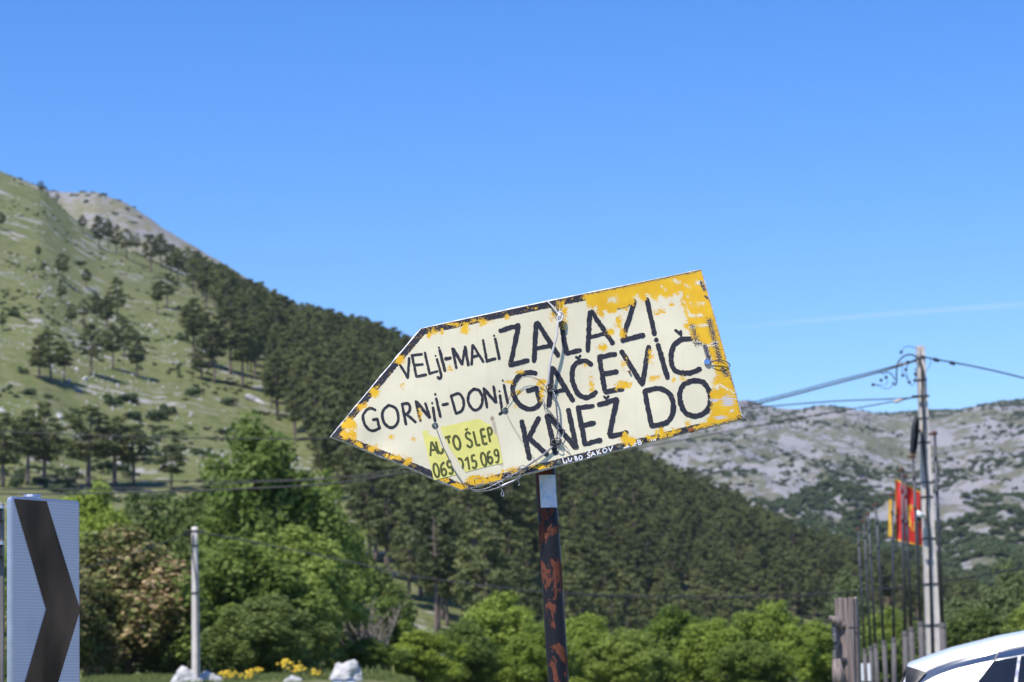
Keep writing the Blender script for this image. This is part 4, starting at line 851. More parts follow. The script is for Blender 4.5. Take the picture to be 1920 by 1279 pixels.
# ---- wires, twine, bolts
def wp(lst): 
    a = np.array(lst, float); return onsign(a[:, 0], a[:, 1], a[:, 2] / 1000.0)
def wires():
    mb = MB(); rope = wp([(1046, 600, 14), (1043, 614, 20), (1042, 630, 24), (1037, 650, 26), (1031, 672, 26), (1028.5, 690, 25), (1027, 708, 22), (1027, 722, 16)]); strands(mb, rope, 0.0019, 0.0018, 0.020, 3, 6)
    mb.tube(smooth_path(wp([(1027, 565, -6), (1026, 566, 4), (1034, 576, 8), (1044, 588, 10), (1048, 592, 10)])), 0.0024, 6); mb.tube(smooth_path(wp([(1030, 570, 4), (1038, 578, 7), (1046, 592, 12)])), 0.0018, 6)
    mb.tube(smooth_path(wp([(1043, 590, 12), (1050, 588, 16), (1054, 594, 14), (1050, 604, 18), (1044, 604, 16), (1045, 594, 18)])), 0.0028, 7); mb.tube(wp([(1048, 590, 13), (1046, 606, 15)]), [0.0055, 0.004], 8)
    mb.build('twine', M['rope'], sign, True)['label'] = 'pale twisted twine hanging down the middle of the panel'
    mb = MB()
    for k, (a, b) in enumerate((((1040, 562), (1046, 590)), ((1049, 561), (1047, 592)), ((1033, 577), (1043, 594)), ((1043, 565), (1047, 588)))):
        mb.tube(smooth_path(wp([(a[0], a[1], -4), (a[0], a[1] + 3, 5), ((a[0] + b[0]) / 2 - 2, (a[1] + b[1]) / 2, 9), (b[0], b[1], 11)])), 0.0009, 5)
    for k, (cx, cy, r) in enumerate(((1030, 727, 6), (1032, 731, 5), (1035, 729, 7), (1042, 829, 8), (1040, 831, 6), (1044, 827, 7), (1041, 833, 9))):
        mb.tube(smooth_path(wp([(cx + r * math.cos(t + k) * 1.1, cy + r * 0.8 * math.sin(t + k), 9 + 6 * math.sin(2 * t + k)) for t in np.linspace(0, 5.9, 10)])), 0.0013, 5)
    mb.build('wire_knots', M['wire_dark'], sign, True)
    mb = MB(); strands(mb, wp([(1035, 733, 14), (1040, 750, 18), (1043, 775, 16), (1045, 795, 13), (1045, 812, 10), (1043, 828, 10)]), 0.0017, 0.0013, 0.03, 3, 5)
    mb.tube(smooth_path(wp([(1017, 746, 8), (1016, 757, 10), (1024, 768, 9), (1038, 782, 8), (1052, 800, 7), (1056, 813, 8), (1050, 824, 9), (1042, 829, 9)])), 0.0012, 5)
    mb.tube(smooth_path(wp([(1020, 744, 12), (1019, 756, 13), (1030, 772, 12), (1043, 788, 10)])), 0.0011, 5); mb.tube(smooth_path(wp([(1041, 800, 12), (1047, 803, 12), (1060, 808, 6)])), 0.0010, 5)
    mb.tube(smooth_path(wp([(1052, 829, 8), (1058, 836, 10), (1064, 842, 8), (1067, 846, 12), (1063, 848, 8), (1068, 852, 6), (1071, 856, 2)])), 0.0012, 5)
    mb.build('binding_wire', M['wire'], sign, True)['label'] = 'grey binding wire running down to the knot in the middle'
    mb = MB(); strands(mb, wp([(1036, 838, 9), (1016, 855, 9), (996, 869, 9), (978, 882, 10), (962, 891, 10), (948, 897, 11)]), 0.0022, 0.0012, 0.016, 3, 5)
    mb.tube(smooth_path(wp([(946, 899, 11), (928, 909, 12), (907, 918, 10), (887, 919, 9), (872, 911, 8), (861, 896, 7), (848, 876, 6), (840, 858, 6), (829, 836, 6), (818, 806, 6), (815, 798, 3)])), 0.0014, 5)
    mb.tube(smooth_path(wp([(940, 912, 12), (918, 920, 10), (893, 922, 9), (880, 918, 7)])), 0.0012, 5)
    for k, (cx, cy, r) in enumerate(((952, 892, 6), (958, 888, 5), (966, 886, 6), (974, 883, 6), (935, 908, 6), (928, 912, 7), (898, 903, 7), (980, 879, 6))):
        mb.tube(smooth_path(wp([(cx + r * math.cos(t + k) * 1.3, cy + r * 0.8 * math.sin(t + k), 10 + 6 * math.sin(2 * t + k)) for t in np.linspace(0, 5.6, 9)])), 0.0011, 5)
    mb.tube(wp([(936, 916, 12), (944, 911, 12), (962, 903, 12), (978, 894, 12)]), [0.0042, 0.0048, 0.0034, 0.0014], 8)
    mb.tube(smooth_path(wp([(939, 916, 12), (941, 922, 13), (944, 926, 13), (942, 932, 13), (939, 929, 13), (940, 924, 13)])), 0.0014, 5); mb.tube(smooth_path(wp([(976, 886, 11), (972, 898, 12), (971, 904, 12), (974, 909, 12), (971, 911, 12)])), 0.0010, 5)
    mb.build('lower_wire', M['wire'], sign, True)['label'] = 'tangled twisted wire along the lower edge'
    mb = MB()
    for pth in ([(950, 777, 3), (960, 797, 6), (981, 830, 7), (1000, 858, 5), (1008, 868, 6)], [(947, 768, 3), (956, 742, 9), (968, 718, 12), (980, 709, 13), (995, 708, 13), (1008, 713, 12), (1020, 725, 10)], [(947, 768, 3), (960, 738, 8), (974, 714, 14), (990, 709, 15), (1012, 716, 12), (1023, 726, 10)]):
        mb.tube(smooth_path(wp(pth)), 0.0006, 4)
    mb.build('thin_wire', M['wire_dark'], sign, True)
    mb = MB(); mb.tube(smooth_path(wp([(1331, 680, 6), (1340, 677, 9), (1352, 677, 10), (1362, 681, 9), (1368, 686, 3), (1365, 689, -8)])), 0.0014, 6); mb.tube(smooth_path(wp([(1331, 683, 6), (1338, 679, 14), (1350, 681, 13), (1360, 685, 7)])), 0.0012, 6)
    mb.tube(smooth_path(wp([(1381, 781, 2), (1386, 780, 6), (1394, 785, 6), (1397, 788, 4), (1388, 786, 3), (1383, 783, 3)])), 0.0015, 6); mb.tube(smooth_path(wp([(1396, 787, 4), (1399, 789, 3), (1402, 784, 3), (1406, 785, 3), (1407, 790, 3)])), 0.0013, 6)
    mb.build('edge_wire', M['wire_dark'], sign, True)
    def disc(x, y, r, h, mat, name, lab=None, inner=None):
        b = MB(); c0, c1 = wp([(x, y, -1)])[0], wp([(x, y, h)])[0]; b.tube([c0, c0 + (c1 - c0) * .8, c1], [r * PXM, r * PXM, r * PXM * .8], 14)
        o = b.build(name, mat, sign, False)
        if lab: o['label'] = lab
        if inner: b2 = MB(); d1 = wp([(x, y, h + 2)])[0]; b2.tube([c0, d1], inner * PXM, 8); b2.build('nut', mat, o)
    M['blue_bolt'] = simple('bolt_zinc', (0.62, 0.64, 0.70), 0.14, 0.95, 0.05, 20); M['washer'] = simple('washer', (0.14, 0.155, 0.125), 0.45, 0.6, 0.5, 90)
    disc(1325, 680, 6.5, 7, M['blue_bolt'], 'bolt', 'shiny bolt head mirroring the blue sky'); disc(1296, 807, 5.2, 4, M['rust'], 'bolt', 'rusty red bolt in the lower border', 2.6)
    disc(815, 798, 6.0, 2.5, M['washer'], 'washer', None, 2.5); disc(946.5, 769.5, 6.0, 2.5, M['washer'], 'washer', None, 2.5); disc(1180, 697, 2.2, 8, M['rust'], 'nail'); disc(1209.5, 826, 3.6, 0.9, M['black'], 'bolt_hole'); disc(1163, 838.5, 4, 1.5, M['washer'], 'washer'); disc(1049, 867, 4, 1.5, M['washer'], 'washer')
wires()

# ------------------------------------------------------------------ chevron panel at the left
def plane_pts(px, py, p0, n):
    r = rays(px, py); t = ((p0 - CAM) @ n) / (r @ n); return CAM + r * t[..., None]
def chevron():
    m = NT('reflective_white'); c = m.pos(); wv = m.n('ShaderNodeTexWave', wave_type='BANDS', bands_direction='Z'); m.set(wv.inputs['Vector'], c); wv.inputs['Scale'].default_value = 32; wv.inputs['Distortion'].default_value = 0.15
    nz = m.noise(c, 9, 4); col = m.mix(m.ramp(wv.outputs['Fac'], 0.55, 0.95), (0.74, 0.66, 0.70), (0.90, 0.82, 0.85)); col = m.mix(m.ramp(nz, 0.5, 0.75, 0, 0.35), col, (0.56, 0.52, 0.57)); m.p(col=col, rough=0.4)
    k = NT('chevron_painted_reflection'); c = k.pos(); nz = k.noise(k.scale(c, (2, 2, 0.9)), 4, 2, .45); k.p(col=k.mix(k.ramp(nz, 0.35, 0.7), (0.05, 0.027, 0.017), (0.20, 0.112, 0.066)), rough=k.ramp(nz, .3, .7, 0.2, 0.4), spec=0.12)  # brown blotches paint a reflection into the black film's colour
    L = at(20.0, 931.0, 7.9); Rr = at(148.5, 940.0, 8.17); d = (Rr - L); d[2] = 0; n = np.array([d[1], -d[0], 0]); n /= np.linalg.norm(n)
    q = lambda x, y, off=0.0: plane_pts(np.array(float(x)), np.array(float(y)), L, n) + n * off
    base = q(84, 1143); root = empty('chevron_sign', (base[0], base[1], 0), 'white curve-warning panel with one dark chevron, at the left picture edge', 'road sign')
    u = d / np.linalg.norm(d); W_ = np.linalg.norm(q(149, 1143) - q(20, 1143)); top = q(84, 935)[2]; bot = q(84, 1353)[2]; H_ = top - bot; x0 = q(20, 1143)
    def loc(a, z, off): return np.array([x0[0] + u[0] * a * W_, x0[1] + u[1] * a * W_, top - z * H_]) + n * off
    # panel plate with rounded corners
    def rr(ins, off):
        pts = []; r = 0.014
        for cx, cz, a0 in ((1, 0, 90), (1, 1, 0), (0, 1, -90), (0, 0, 180)):
            for a in np.linspace(a0, a0 - 90, 6):
                X = (W_ - ins - r if cx else ins + r) + r * math.cos(R(a)); Z = (H_ - ins - r if cz else ins + r) - r * math.sin(R(a)); pts.append(loc(X / W_, Z / H_, off))
        return pts
    mb = MB(); a = rr(0, 0.0); b = rr(0.006, 0.004); c_ = rr(0, -0.016); nn = len(a)
    mb.add(b + a + c_, [(r_ * nn + i, r_ * nn + (i + 1) % nn, (r_ + 1) * nn + (i + 1) % nn, (r_ + 1) * nn + i) for r_ in range(2) for i in range(nn)]); mb.add(c_, [tuple(range(nn - 1, -1, -1))])
    mb.build('folded_frame', M['alu'], root)
    obj('face', rr(0.0055, 0.0035), [tuple(range(nn))], m.mat, root)
    P = [(0.03, 0.012), (0.50, 0.012), (0.995, 0.5), (0.50, 0.988), (0.03, 0.988), (0.49, 0.5)]
    o = obj('chevron', [loc(a_, z_, 0.0052) for a_, z_ in P], [(0, 1, 2, 5), (5, 2, 3, 4)], k.mat, root); o['label'] = 'glossy black chevron pointing right, brownish reflection painted into its colour'
    pc = loc(0.54, 0, -0.07); mb = MB(); mb.tube([(pc[0], pc[1], -0.2), (pc[0], pc[1], top + 0.012)], 0.027, 18); mb.build('post', M['alu'], root, False)
    mb = MB(); mb.tube([(pc[0], pc[1], top + 0.010), (pc[0], pc[1], top + 0.018)], [0.029, 0.027], 18); mb.build('post_cap', M['alu'], root)
    for z_ in (0.2, 0.8):
        bp = loc(0.54, z_, -0.03); mb = MB(); mb.box(bp, (0.09, 0.02, 0.03), Matrix.Rotation(math.atan2(u[1], u[0]), 3, 'Z')); mb.build('clamp', M['grey_steel'], root)
chevron()
def back_panel():
    # second panel seen from behind: only its edge shows at the picture's left border
    p = at(-32.0, 1150.0, 8.6); root = empty('sign_back', (p[0], p[1], 0), 'grey metal sign back with rails, cut by the left picture edge', 'road sign')
    zt = at(0.0, 944.0, 8.6)[2]; w_ = 0.145; mb = MB(); mb.box((p[0], p[1], zt - 0.4), (w_, 0.012, 0.8), bev=0.003); mb.build('plate', M['grey_steel'], root)
    for dz in (0.012, 0.136):
        mb = MB(); mb.box((p[0], p[1] - 0.026, zt - dz - 0.003), (w_ + 0.004, 0.04, 0.012)); mb.box((p[0], p[1] - 0.024, zt - dz - 0.03), (w_ + 0.002, 0.034, 0.036), m=1); mb.build('rail', None, root, mats=[M['alu'], M['black']])
    mb = MB(); mb.tube([(p[0] - 0.03, p[1] + 0.04, -0.2), (p[0] - 0.03, p[1] + 0.04, zt - 0.05)], 0.028, 14); mb.build('post', M['alu'], root)
back_panel()

# ------------------------------------------------------------------ poles
def extend_to_ground(T, B, sink=0.3):
    d = (B - T) / np.linalg.norm(B - T); p = B.copy()
    for _ in range(20):
        zg = float(ground_xy(p[0], p[1])) - sink; p = T + d * ((zg - T[2]) / d[2])
    return p
def short_pole():
    T, B0 = at(365.0, 988.0, 97.0), at(367.5, 1270.0, 97.0); B = extend_to_ground(T, B0); r = empty('concrete_pole', B, 'short pale round concrete pole standing among white rocks at left', 'utility pole')
    mb = MB(); mb.tube([T + (B - T) * t for t in np.linspace(0, 1, 12)], [0.115 + 0.055 * t for t in np.linspace(0, 1, 12)], 18); mb.build('shaft', M['concrete'], r, True)
    for y in (996, 1024, 1113):
        t = (y - 988) / 282; c = T + (B0 - T) * t; mb = MB(); mb.tube([c - np.array([0, 0, .04]), c + np.array([0, 0, .04])], 0.128 + 0.055 * t, 16); mb.build('band', M['dark_steel'], r)
    c = at(365.0, 997.0, 97.0)
    for s_ in (-1, 1):
        mb = MB(); mb.tube([c, c + np.array([s_ * 0.30, -0.05, 0.02])], 0.03, 6); mb.ball(c + np.array([s_ * 0.33, -0.05, 0.02]), (.07, .05, .05), 8, 6); mb.build('insulator', M['cable'], r)
    mb = MB(); mb.tube(smooth_path([at(x, y, 96.84) for x, y in ((362, 1000), (361, 1040), (368, 1090), (370, 1150), (371, 1230), (371, 1272))]), 0.022, 6); mb.build('down_cable', M['cable'], r, True)
short_pole()
UY = 60.0
def utility_pole():
    T, B0 = at(1725.5, 649.0, UY), at(1751.0, 1225.0, UY); B = extend_to_ground(T, B0); r = empty('concrete_pole', B, 'tall pale concrete utility pole with a grooved face behind the white car', 'utility pole')
    Lz = np.linalg.norm(T - B); dn = (T - B) / Lz
    def sect(t):   # H-section: two flanges and a recessed web, groove facing the camera; t from top
        h = 0.092 + 0.085 * t; g0, g1 = -h * 0.32, h * 0.02; dp = h * 0.95
        return [(-h, -dp), (g0, -dp), (g0, -dp * .35), (g1, -dp * .35), (g1, -dp), (h, -dp), (h, dp), (-h, dp)]
    mb = MB(); v = []; n = 14
    for t in np.linspace(0, 1, n):
        c = T + (B - T) * t; v += [(c[0] + x, c[1] + y, c[2]) for x, y in sect(t)]
    f = [(i * 8 + k, (i + 1) * 8 + k, (i + 1) * 8 + (k + 1) % 8, i * 8 + (k + 1) % 8) for i in range(n - 1) for k in range(8)] + [tuple(range(8))]
    mb.add(v, f); mb.build('shaft', M['concrete'], r)
    P = lambda x, y, dy=0.0: at(float(x), float(y), UY + dy)
    mb = MB(); mb.tube(smooth_path([P(x, y, -.2) for x, y in ((1722, 672), (1729, 690), (1730, 720), (1729, 745), (1732, 790), (1731, 830), (1735, 880), (1739, 925), (1738, 960), (1743, 1010), (1744, 1080), (1746, 1150), (1748, 1225))]), 0.028, 7); mb.build('down_cable', M['cable'], r, True)
    for y in (672, 713, 743, 785, 830, 905, 932, 1010, 1095, 1172):
        t = (y - 649) / 576; c = P(1725.5 + 25.5 * t, y); h = 0.092 + 0.085 * t * 0.95 + 0.008; mb = MB(); mb.box(c, (2 * h, 2 * h, 0.035)); mb.build('strap', M['dark_steel'], r)
    mb = MB(); mb.box(P(1726, 743, -.2), (0.42, 0.05, 0.05)); mb.build('bracket', M['dark_steel'], r)
    # connectors and curled jumpers near the top
    for x, y in ((1689.5, 660.5), (1652, 713), (1661.5, 707.5), (1637, 721.5), (1698.5, 693), (1693, 704), (1705, 716.5), (1716.5, 701.5), (1715.5, 713.5), (1716, 676), (1702, 679)):
        mb = MB(); mb.ball(P(x, y, -.15), (.042, .05, .042), 8, 6); mb.build('connector', M['cable'], r, True)
    for pts, rad in (([(1722, 655), (1708, 650), (1697, 651), (1690, 659)], .008), ([(1720, 670), (1708, 665), (1695, 668), (1684, 680), (1681, 698), (1681, 716), (1678, 722), (1674, 717)], .02), ([(1678, 712), (1672, 702), (1664, 698), (1655, 700), (1648, 697)], .014), ([(1718, 674), (1708, 678), (1700, 688), (1699, 700), (1704, 712)], .008), ([(1716, 690), (1717, 702), (1716, 716)], .012), ([(1674, 716), (1670, 726), (1660, 729), (1648, 724), (1638, 721)], .008), ([(1690, 683), (1692, 695), (1693, 704)], .007), ([(1698, 690), (1701, 712), (1710, 723), (1716, 718)], .007), ([(1745, 674), (1744, 684), (1738, 694), (1733, 696)], .007), ([(1662, 708), (1664, 718), (1655, 722), (1640, 721)], .007)):
        mb = MB(); mb.tube(smooth_path([P(x, y, -.18) for x, y in pts]), rad, 6); mb.build('jumper_wire', M['cable'], r, True)
    for a, b in (((1682, 685), (1701, 681)), ((1676, 754), (1692, 749))):
        mb = MB(); mb.tube([P(*a, -.1), P((a[0] + b[0]) / 2, (a[1] + b[1]) / 2, -.1), P(*b, -.1)], [.03, .045, .03], 8); mb.build('insulator', M['insulator'], r, True)
    for x0, x1, y0, y1 in ((1750, 1761, 673.5, 676.5), (1781, 1791, 679.5, 682.5)):
        mb = MB(); mb.tube([P(x0, y0, -.1), P(x1, y1, -.1)], .045, 8); mb.build('splice', M['cable'], r, True)
    # coil of spare cable
    mb = MB()
    for k in range(12):
        ph = k * 0.5; pts = [P(1715 + 4.0 * math.cos(t) + 0.5 * math.sin(ph) + (k % 4 - 1.5) * 1.2 + 3.0 * (math.sin(t)) * .9, 818 - 36 * math.sin(t) * (1 - .03 * (k % 5)), -.28 - 0.02 * k + .1 * math.cos(t)) for t in np.linspace(0, 2 * math.pi, 22, endpoint=False)]
        pts = [p for p in pts]; mb.tube(pts, 0.022, 5, closed=True)
    o = mb.build('cable_coil', M['cable'], r, True); o['label'] = 'long oval coil of black cable hung on the left side'
    mb = MB(); mb.tube([P(1714, 822, -.3), P(1726, 806, -.25)], .02, 6); mb.build('coil_tie', M['rust'], r)
    # white dome camera
    mb = MB(); c = P(1722, 967, -.38); mb.tube([P(1733, 968, -.15), P(1727, 963, -.33)], .03, 8); mb.tube([c + np.array([.04, 0, .10]), c + np.array([.01, 0, .06]), c + np.array([-.01, -.02, -.05])], [.05, .105, .10], 14); cam_ = mb.build('security_camera', M['white_plastic'], r, True)
    mb = MB(); mb.ball(c + np.array([-.012, -.03, -.06]), .078, 12, 8); mb.build('lens_dome', M['black'], cam_, True)
utility_pole()
# flagpoles: top x,y ; sleeve x,y
FP = [(1609, 991, 1621, 1220), (1620, 976, 1632, 1215), (1628, 963, 1641.5, 1210), (1642, 946, 1657, 1204), (1673, 927, 1676, 1199), (1691, 880, 1697, 1187), (1697, 892, 1708.5, 1179), (1712, 855, 1726, 1169), (1752.5, 812, 1767, 1172)]
fpY = []
FLAB = ['leftmost thin dark flagpole, farthest of the row behind the wooden post', 'second thin flagpole from the left, close beside the leftmost', 'third thin flagpole from the left in the row', 'fourth thin flagpole from the left, standing a little apart', 'fifth flagpole from the left, just left of the red flag', 'sixth flagpole from the left, crossing the left half of the red flag', 'seventh flagpole from the left, crossing the middle of the red flag', 'eighth flagpole from the left, last before the tall utility pole', 'thick dark flagpole just right of the tall utility pole']
for k, (xt, yt, xs, ys) in enumerate(FP):
    hor = 1300 - math.tan(R(1.6)) * (xt - 960); Y = 5.0 * FPX / (hor - yt); fpY.append(Y)
    T = at(float(xt), float(yt), Y); S_ = at(float(xs), float(ys), Y); B = extend_to_ground(T, S_)
    r = empty('flagpole', B, FLAB[k], 'flagpole', 'dark flagpoles in a row')
    big = 1.0 if k < 8 else 1.0; mb = MB(); mb.tube([T, T + (S_ - T) * .5, S_], [0.028, 0.035, 0.042], 12); mb.build('pole', M['dark_steel'], r, True)
    mb = MB(); mb.tube([S_, B], [0.064, 0.068], 14); mb.build('base_sleeve', M['sleeve'], r, True)
    mb = MB(); mb.tube([S_ + np.array([0, 0, .05]), S_ - np.array([0, 0, .05])], [0.062, 0.076], 14); mb.build('collar', M['sleeve'], r)
    mb = MB(); mb.ball(T, (.06, .05, .05), 8, 6); mb.box(T + np.array([-.06, 0, -.02]), (.12, .05, .05)); mb.build('pulley', M['rust_dark'], r)
    for q in (0.12, 0.3):
        c = T + (S_ - T) * q; mb = MB(); mb.box(c + np.array([-.03, -.05, 0]), (.05, .05, .07)); mb.build('cleat', M['grey_steel'], r)
def flag():
    Y = fpY[4] - 0.1; TL, TR, BR, BL_ = (1678, 897), (1732, 926), (1733, 1026), (1679, 1013); nu, nv = 26, 40
    mred = simple('flag_red', (0.50, 0.028, 0.022), 0.75, 0, 0.12, 3); mgold = simple('flag_gold', (0.62, 0.36, 0.03), 0.7, 0, 0.15, 5)
    def pt(u, v, off=0.0):
        x = (TL[0] * (1 - u) + TR[0] * u) * (1 - v) + (BL_[0] * (1 - u) + BR[0] * u) * v; y = (TL[1] * (1 - u) + TR[1] * u) * (1 - v) + (BL_[1] * (1 - u) + BR[1] * u) * v
        x += 1.6 * math.sin(v * 6 + 1) * u; return at(x, y, Y + 0.28 + 0.09 * math.sin(u * 13 + v * 2.2) + 0.05 * math.sin(u * 5 - v * 7) + off)
    p0 = pt(0, 1); r = empty('red_flag', p0, 'red flag with gold border and gold eagle hanging behind the flagpoles', 'flag')
    v = [pt(u, w_) for u in np.linspace(0, 1, nu) for w_ in np.linspace(0, 1, nv)]; f = []; fm = []
    for i in range(nu - 1):
        for j in range(nv - 1):
            f.append((i * nv + j, i * nv + j + 1, (i + 1) * nv + j + 1, (i + 1) * nv + j)); fm.append(1 if i < 1 or i > nu - 3 or j < 1 or j > nv - 3 else 0)
    obj('cloth', v, f, None, r, True, [mred, mgold], fm)
    # double-headed eagle, mirrored outline triangulated as strips
    half = [(0, .06), (.10, .10), (.14, .02), (.24, .06), (.20, .16), (.12, .22), (.30, .16), (.46, .10), (.44, .34), (.36, .52), (.24, .56), (.18, .60), (.26, .78), (.14, .74), (.08, .86), (0, .92)]
    o = MB()
    for s_ in (-1, 1):
        P = [(0.62 + s_ * a * 0.62, 0.30 + b * 0.52) for a, b in half]
        for k in range(len(P) - 1):
            a, b = P[k], P[k + 1]; n_ = 5
            for i in range(n_):
                ua, ub = 0.35 + 0.65 * i / n_, 0.35 + 0.65 * (i + 1) / n_; q = lambda p, t: (0.62 + (p[0] - 0.62) * t, p[1])
                o.add([pt(*q(a, ua), -.012), pt(*q(b, ua), -.012), pt(*q(b, ub), -.012), pt(*q(a, ub), -.012)], [(0, 1, 2, 3)])
    e = o.build('eagle', mgold, r); e['label'] = 'gold double-headed eagle emblem'
    # gold edge of the neighbouring flag, seen end-on
    Y2 = fpY[4]; b = at(1669.5, 1006.0, Y2); r2 = empty('gold_flag_edge', b, 'narrow gold strip of a flag seen edge-on, left of the red flag', 'flag'); v = []; f = []
    for j, y in enumerate(np.linspace(937, 1006, 16)):
        for i, dy in enumerate(np.linspace(0, 0.16, 8)): q = at(1667.2 + .4 * math.sin(j * .6), float(y), Y2); v.append((q[0] + 0.02 * math.sin(i * 1.9 + j * .3) + 0.002 * i, q[1] + dy, q[2]))
        q = at(1671.6 + .4 * math.sin(j * .6), float(y), Y2); v.append((q[0], q[1] - 0.02, q[2]))
    for j in range(15):
        for i in range(7): f.append((j * 9 + i, j * 9 + i + 1, (j + 1) * 9 + i + 1, (j + 1) * 9 + i))
        f.append((j * 9, (j + 1) * 9, (j + 1) * 9 + 8, j * 9 + 8))
    obj('cloth', v, f, mgold, r2, True)
flag()

# ------------------------------------------------------------------ overhead cables
def cable(pts, ys, rad, label, n=8):
    P = np.array(pts, float); Yv = np.interp(P[:, 0], *ys); mb = MB(); pp = smooth_path([at(float(x), float(y), float(Y)) for (x, y), Y in zip(pts, Yv)], n); mb.tube(pp, rad, 6)
    o = obj('overhead_cable', mb.v, mb.f, M['cable'], None, True); tag(o, label, 'cable', 'overhead cables'); return o
YL = ([-250, 1725, 2100], [64, UY, 57])
cable([(-200, 920), (0, 926), (150, 925.5), (300, 922), (450, 917), (620, 907), (760, 886), (1100, 829), (1420, 757), (1560, 721), (1640, 700), (1700, 682), (1722, 674)], YL, 0.021, 'thick black overhead cable running from the tall pole top behind the sign')
cable([(-200, 912), (0, 918), (300, 914), (450, 906), (620, 897), (760, 878), (1100, 822), (1420, 752), (1560, 716), (1640, 696), (1700, 680), (1722, 672)], YL, 0.014, 'thinner black overhead cable just above the thick cable to the tall pole')
cable([(-200, 880), (200, 900), (640, 896), (1100, 852), (1270, 826), (1400, 802), (1540, 777), (1680, 752), (1722, 743)], ([-250, 1725], [68, UY]), 0.014, 'overhead cable meeting the lower bracket of the tall pole')
cable([(-200, 793), (0, 809), (300, 820), (620, 822), (900, 811), (1300, 775), (1540, 754), (1673, 748), (1724, 745)], ([-250, 1725], [62, UY]), 0.015, 'highest thin cable crossing the grassy slope left of the sign tip')
cable([(1728, 667), (1750, 673), (1830, 688), (1920, 709), (2060, 748)], ([1725, 2060], [UY, 52]), 0.020, 'dark cable running from the tall pole top to the right picture edge')
cable([(366, 997), (440, 1010), (640, 1050), (800, 1084), (1050, 1112), (1300, 1120), (1500, 1116), (1610, 1109), (1760, 1091), (1920, 1065), (2080, 1030)], ([365, 2080], [97, 75]), 0.026, 'long sagging cable from the short pole crossing low behind the sign post')
cable([(364, 997), (300, 1020), (220, 1048), (150, 1068), (60, 1090), (-60, 1112)], ([-60, 365], [80, 97]), 0.018, 'cable sloping down left from the short concrete pole')

# ------------------------------------------------------------------ wooden post
def wooden_post():
    Y = 25.0; T, B0 = at(1587.5, 1122.0, Y), at(1591.0, 1279.0, Y); B = extend_to_ground(T, B0); r = empty('wooden_post', B, 'thick weathered grey wooden post with iron fittings left of the flagpoles', 'post')
    m = NT('weathered_wood'); c = m.objc(); g1 = m.noise(m.scale(c, (22, 22, 1.1)), 1.6, 5, .65); g2 = m.noise(c, 3, 3); m.p(col=m.mix(m.ramp(g1, .3, .7), (0.09, 0.068, 0.06), (0.34, 0.275, 0.25)), rough=0.95); m.bump(g1, 0.8, 0.02)
    n = 40; nz = 22; v = []
    for j, t in enumerate(np.linspace(0, 1, nz)):
        cc = T + (B - T) * t
        for i in range(n):
            a = 2 * math.pi * i / n; rad = 0.118 + 0.006 * math.sin(3 * a + t * 3) + 0.018 * t
            for gr in (3.6, 4.25, 4.75, 5.3, 1.0, 2.2): rad -= 0.024 * math.exp(-((a - gr - .05 * math.sin(t * 9)) / 0.07) ** 2)
            zt = (0.012 * math.sin(i * 2.1) + 0.008 * math.sin(i * 5.3)) if j == 0 else 0
            v.append((cc[0] + rad * math.cos(a), cc[1] + rad * math.sin(a), cc[2] + zt))
    f = [(j * n + i, (j + 1) * n + i, (j + 1) * n + (i + 1) % n, j * n + (i + 1) % n) for j in range(nz - 1) for i in range(n)]; cc = T; v.append((cc[0], cc[1], cc[2] - 0.01)); f += [(len(v) - 1, i, (i + 1) % n) for i in range(n)]
    obj('trunk', v, f, m.mat, r)
    P = lambda x, y, dy=0.0: at(float(x), float(y), Y + dy)
    mb = MB(); mb.tube(smooth_path([P(1582, 1175, -.05), P(1570, 1166, -.12), P(1560, 1160, -.14), P(1554, 1158, -.14)]), [.05] * 6 + [.05, .045, .042, .04, .038, .035, .03, .03, .028, .026, .024, .02, .02][:13], 9); mb.build('knot', m.mat, r, True)
    mb = MB(); mb.ball(P(1579, 1172, -.12), (.035, .03, .035), 8, 6); mb.build('stub', m.mat, r)
    mb = MB(); mb.tube(smooth_path([P(1565, 1172, -.1), P(1566, 1190, -.12), P(1570, 1200, -.12), P(1569, 1218, -.13), P(1574, 1236, -.12)]), .03, 7); mb.box(P(1577, 1237, -.12), (.10, .05, .035)); mb.build('iron_strap', M['dark_steel'], r)
    for y in (1196, 1228):
        mb = MB(); mb.box(P(1565, y, -.14), (.035, .06, .09), bev=.008); mb.build('hinge', M['grey_steel'], r)
    mb = MB(); c = P(1590, 1176); mb.tube([(c[0] + .123 * math.cos(a), c[1] + .123 * math.sin(a), c[2] + .006 * math.sin(2 * a)) for a in np.linspace(0, 2 * math.pi, 24, endpoint=False)], .005, 5, closed=True); mb.build('wire_band', M['wire_dark'], r)
    mb = MB(); a_, b_ = P(1568, 1236, -.14), P(1575, 1285, -.16); mb.tube([a_, (a_ + b_) / 2, b_], [.04, .06, .075], 9); mb.build('side_log', m.mat, r, True)
wooden_post()
def small_board():
    Y = 52.0; p = at(1623.0, 1262.0, Y); zg = float(ground_xy(p[0], p[1])); r = empty('white_board', (p[0], p[1], zg), 'small white board on legs between the wooden post and the flagpole feet', 'board')
    for x0, x1 in ((1614, 1620), (1626, 1633)):
        a, b = at(float(x0), 1244.0, Y), at(float(x1), 1277.0, Y); mb = MB(); mb.box(((a[0] + b[0]) / 2, Y, (a[2] + b[2]) / 2), (b[0] - a[0], .02, a[2] - b[2]), bev=.004); mb.build('panel', M['white_plastic'], r)
    a = at(1614.0, 1258.0, Y); b = at(1633.0, 1258.0, Y); mb = MB(); mb.box(((a[0] + b[0]) / 2, Y + .03, a[2]), (b[0] - a[0], .03, .04)); mb.build('rail', M['grey_steel'], r)
    for x in (1616, 1631): q = at(float(x), 1258.0, Y + .03); mb = MB(); mb.tube([(q[0], q[1], zg - .2), tuple(q)], .02, 8); mb.build('leg', M['grey_steel'], r)
small_board()
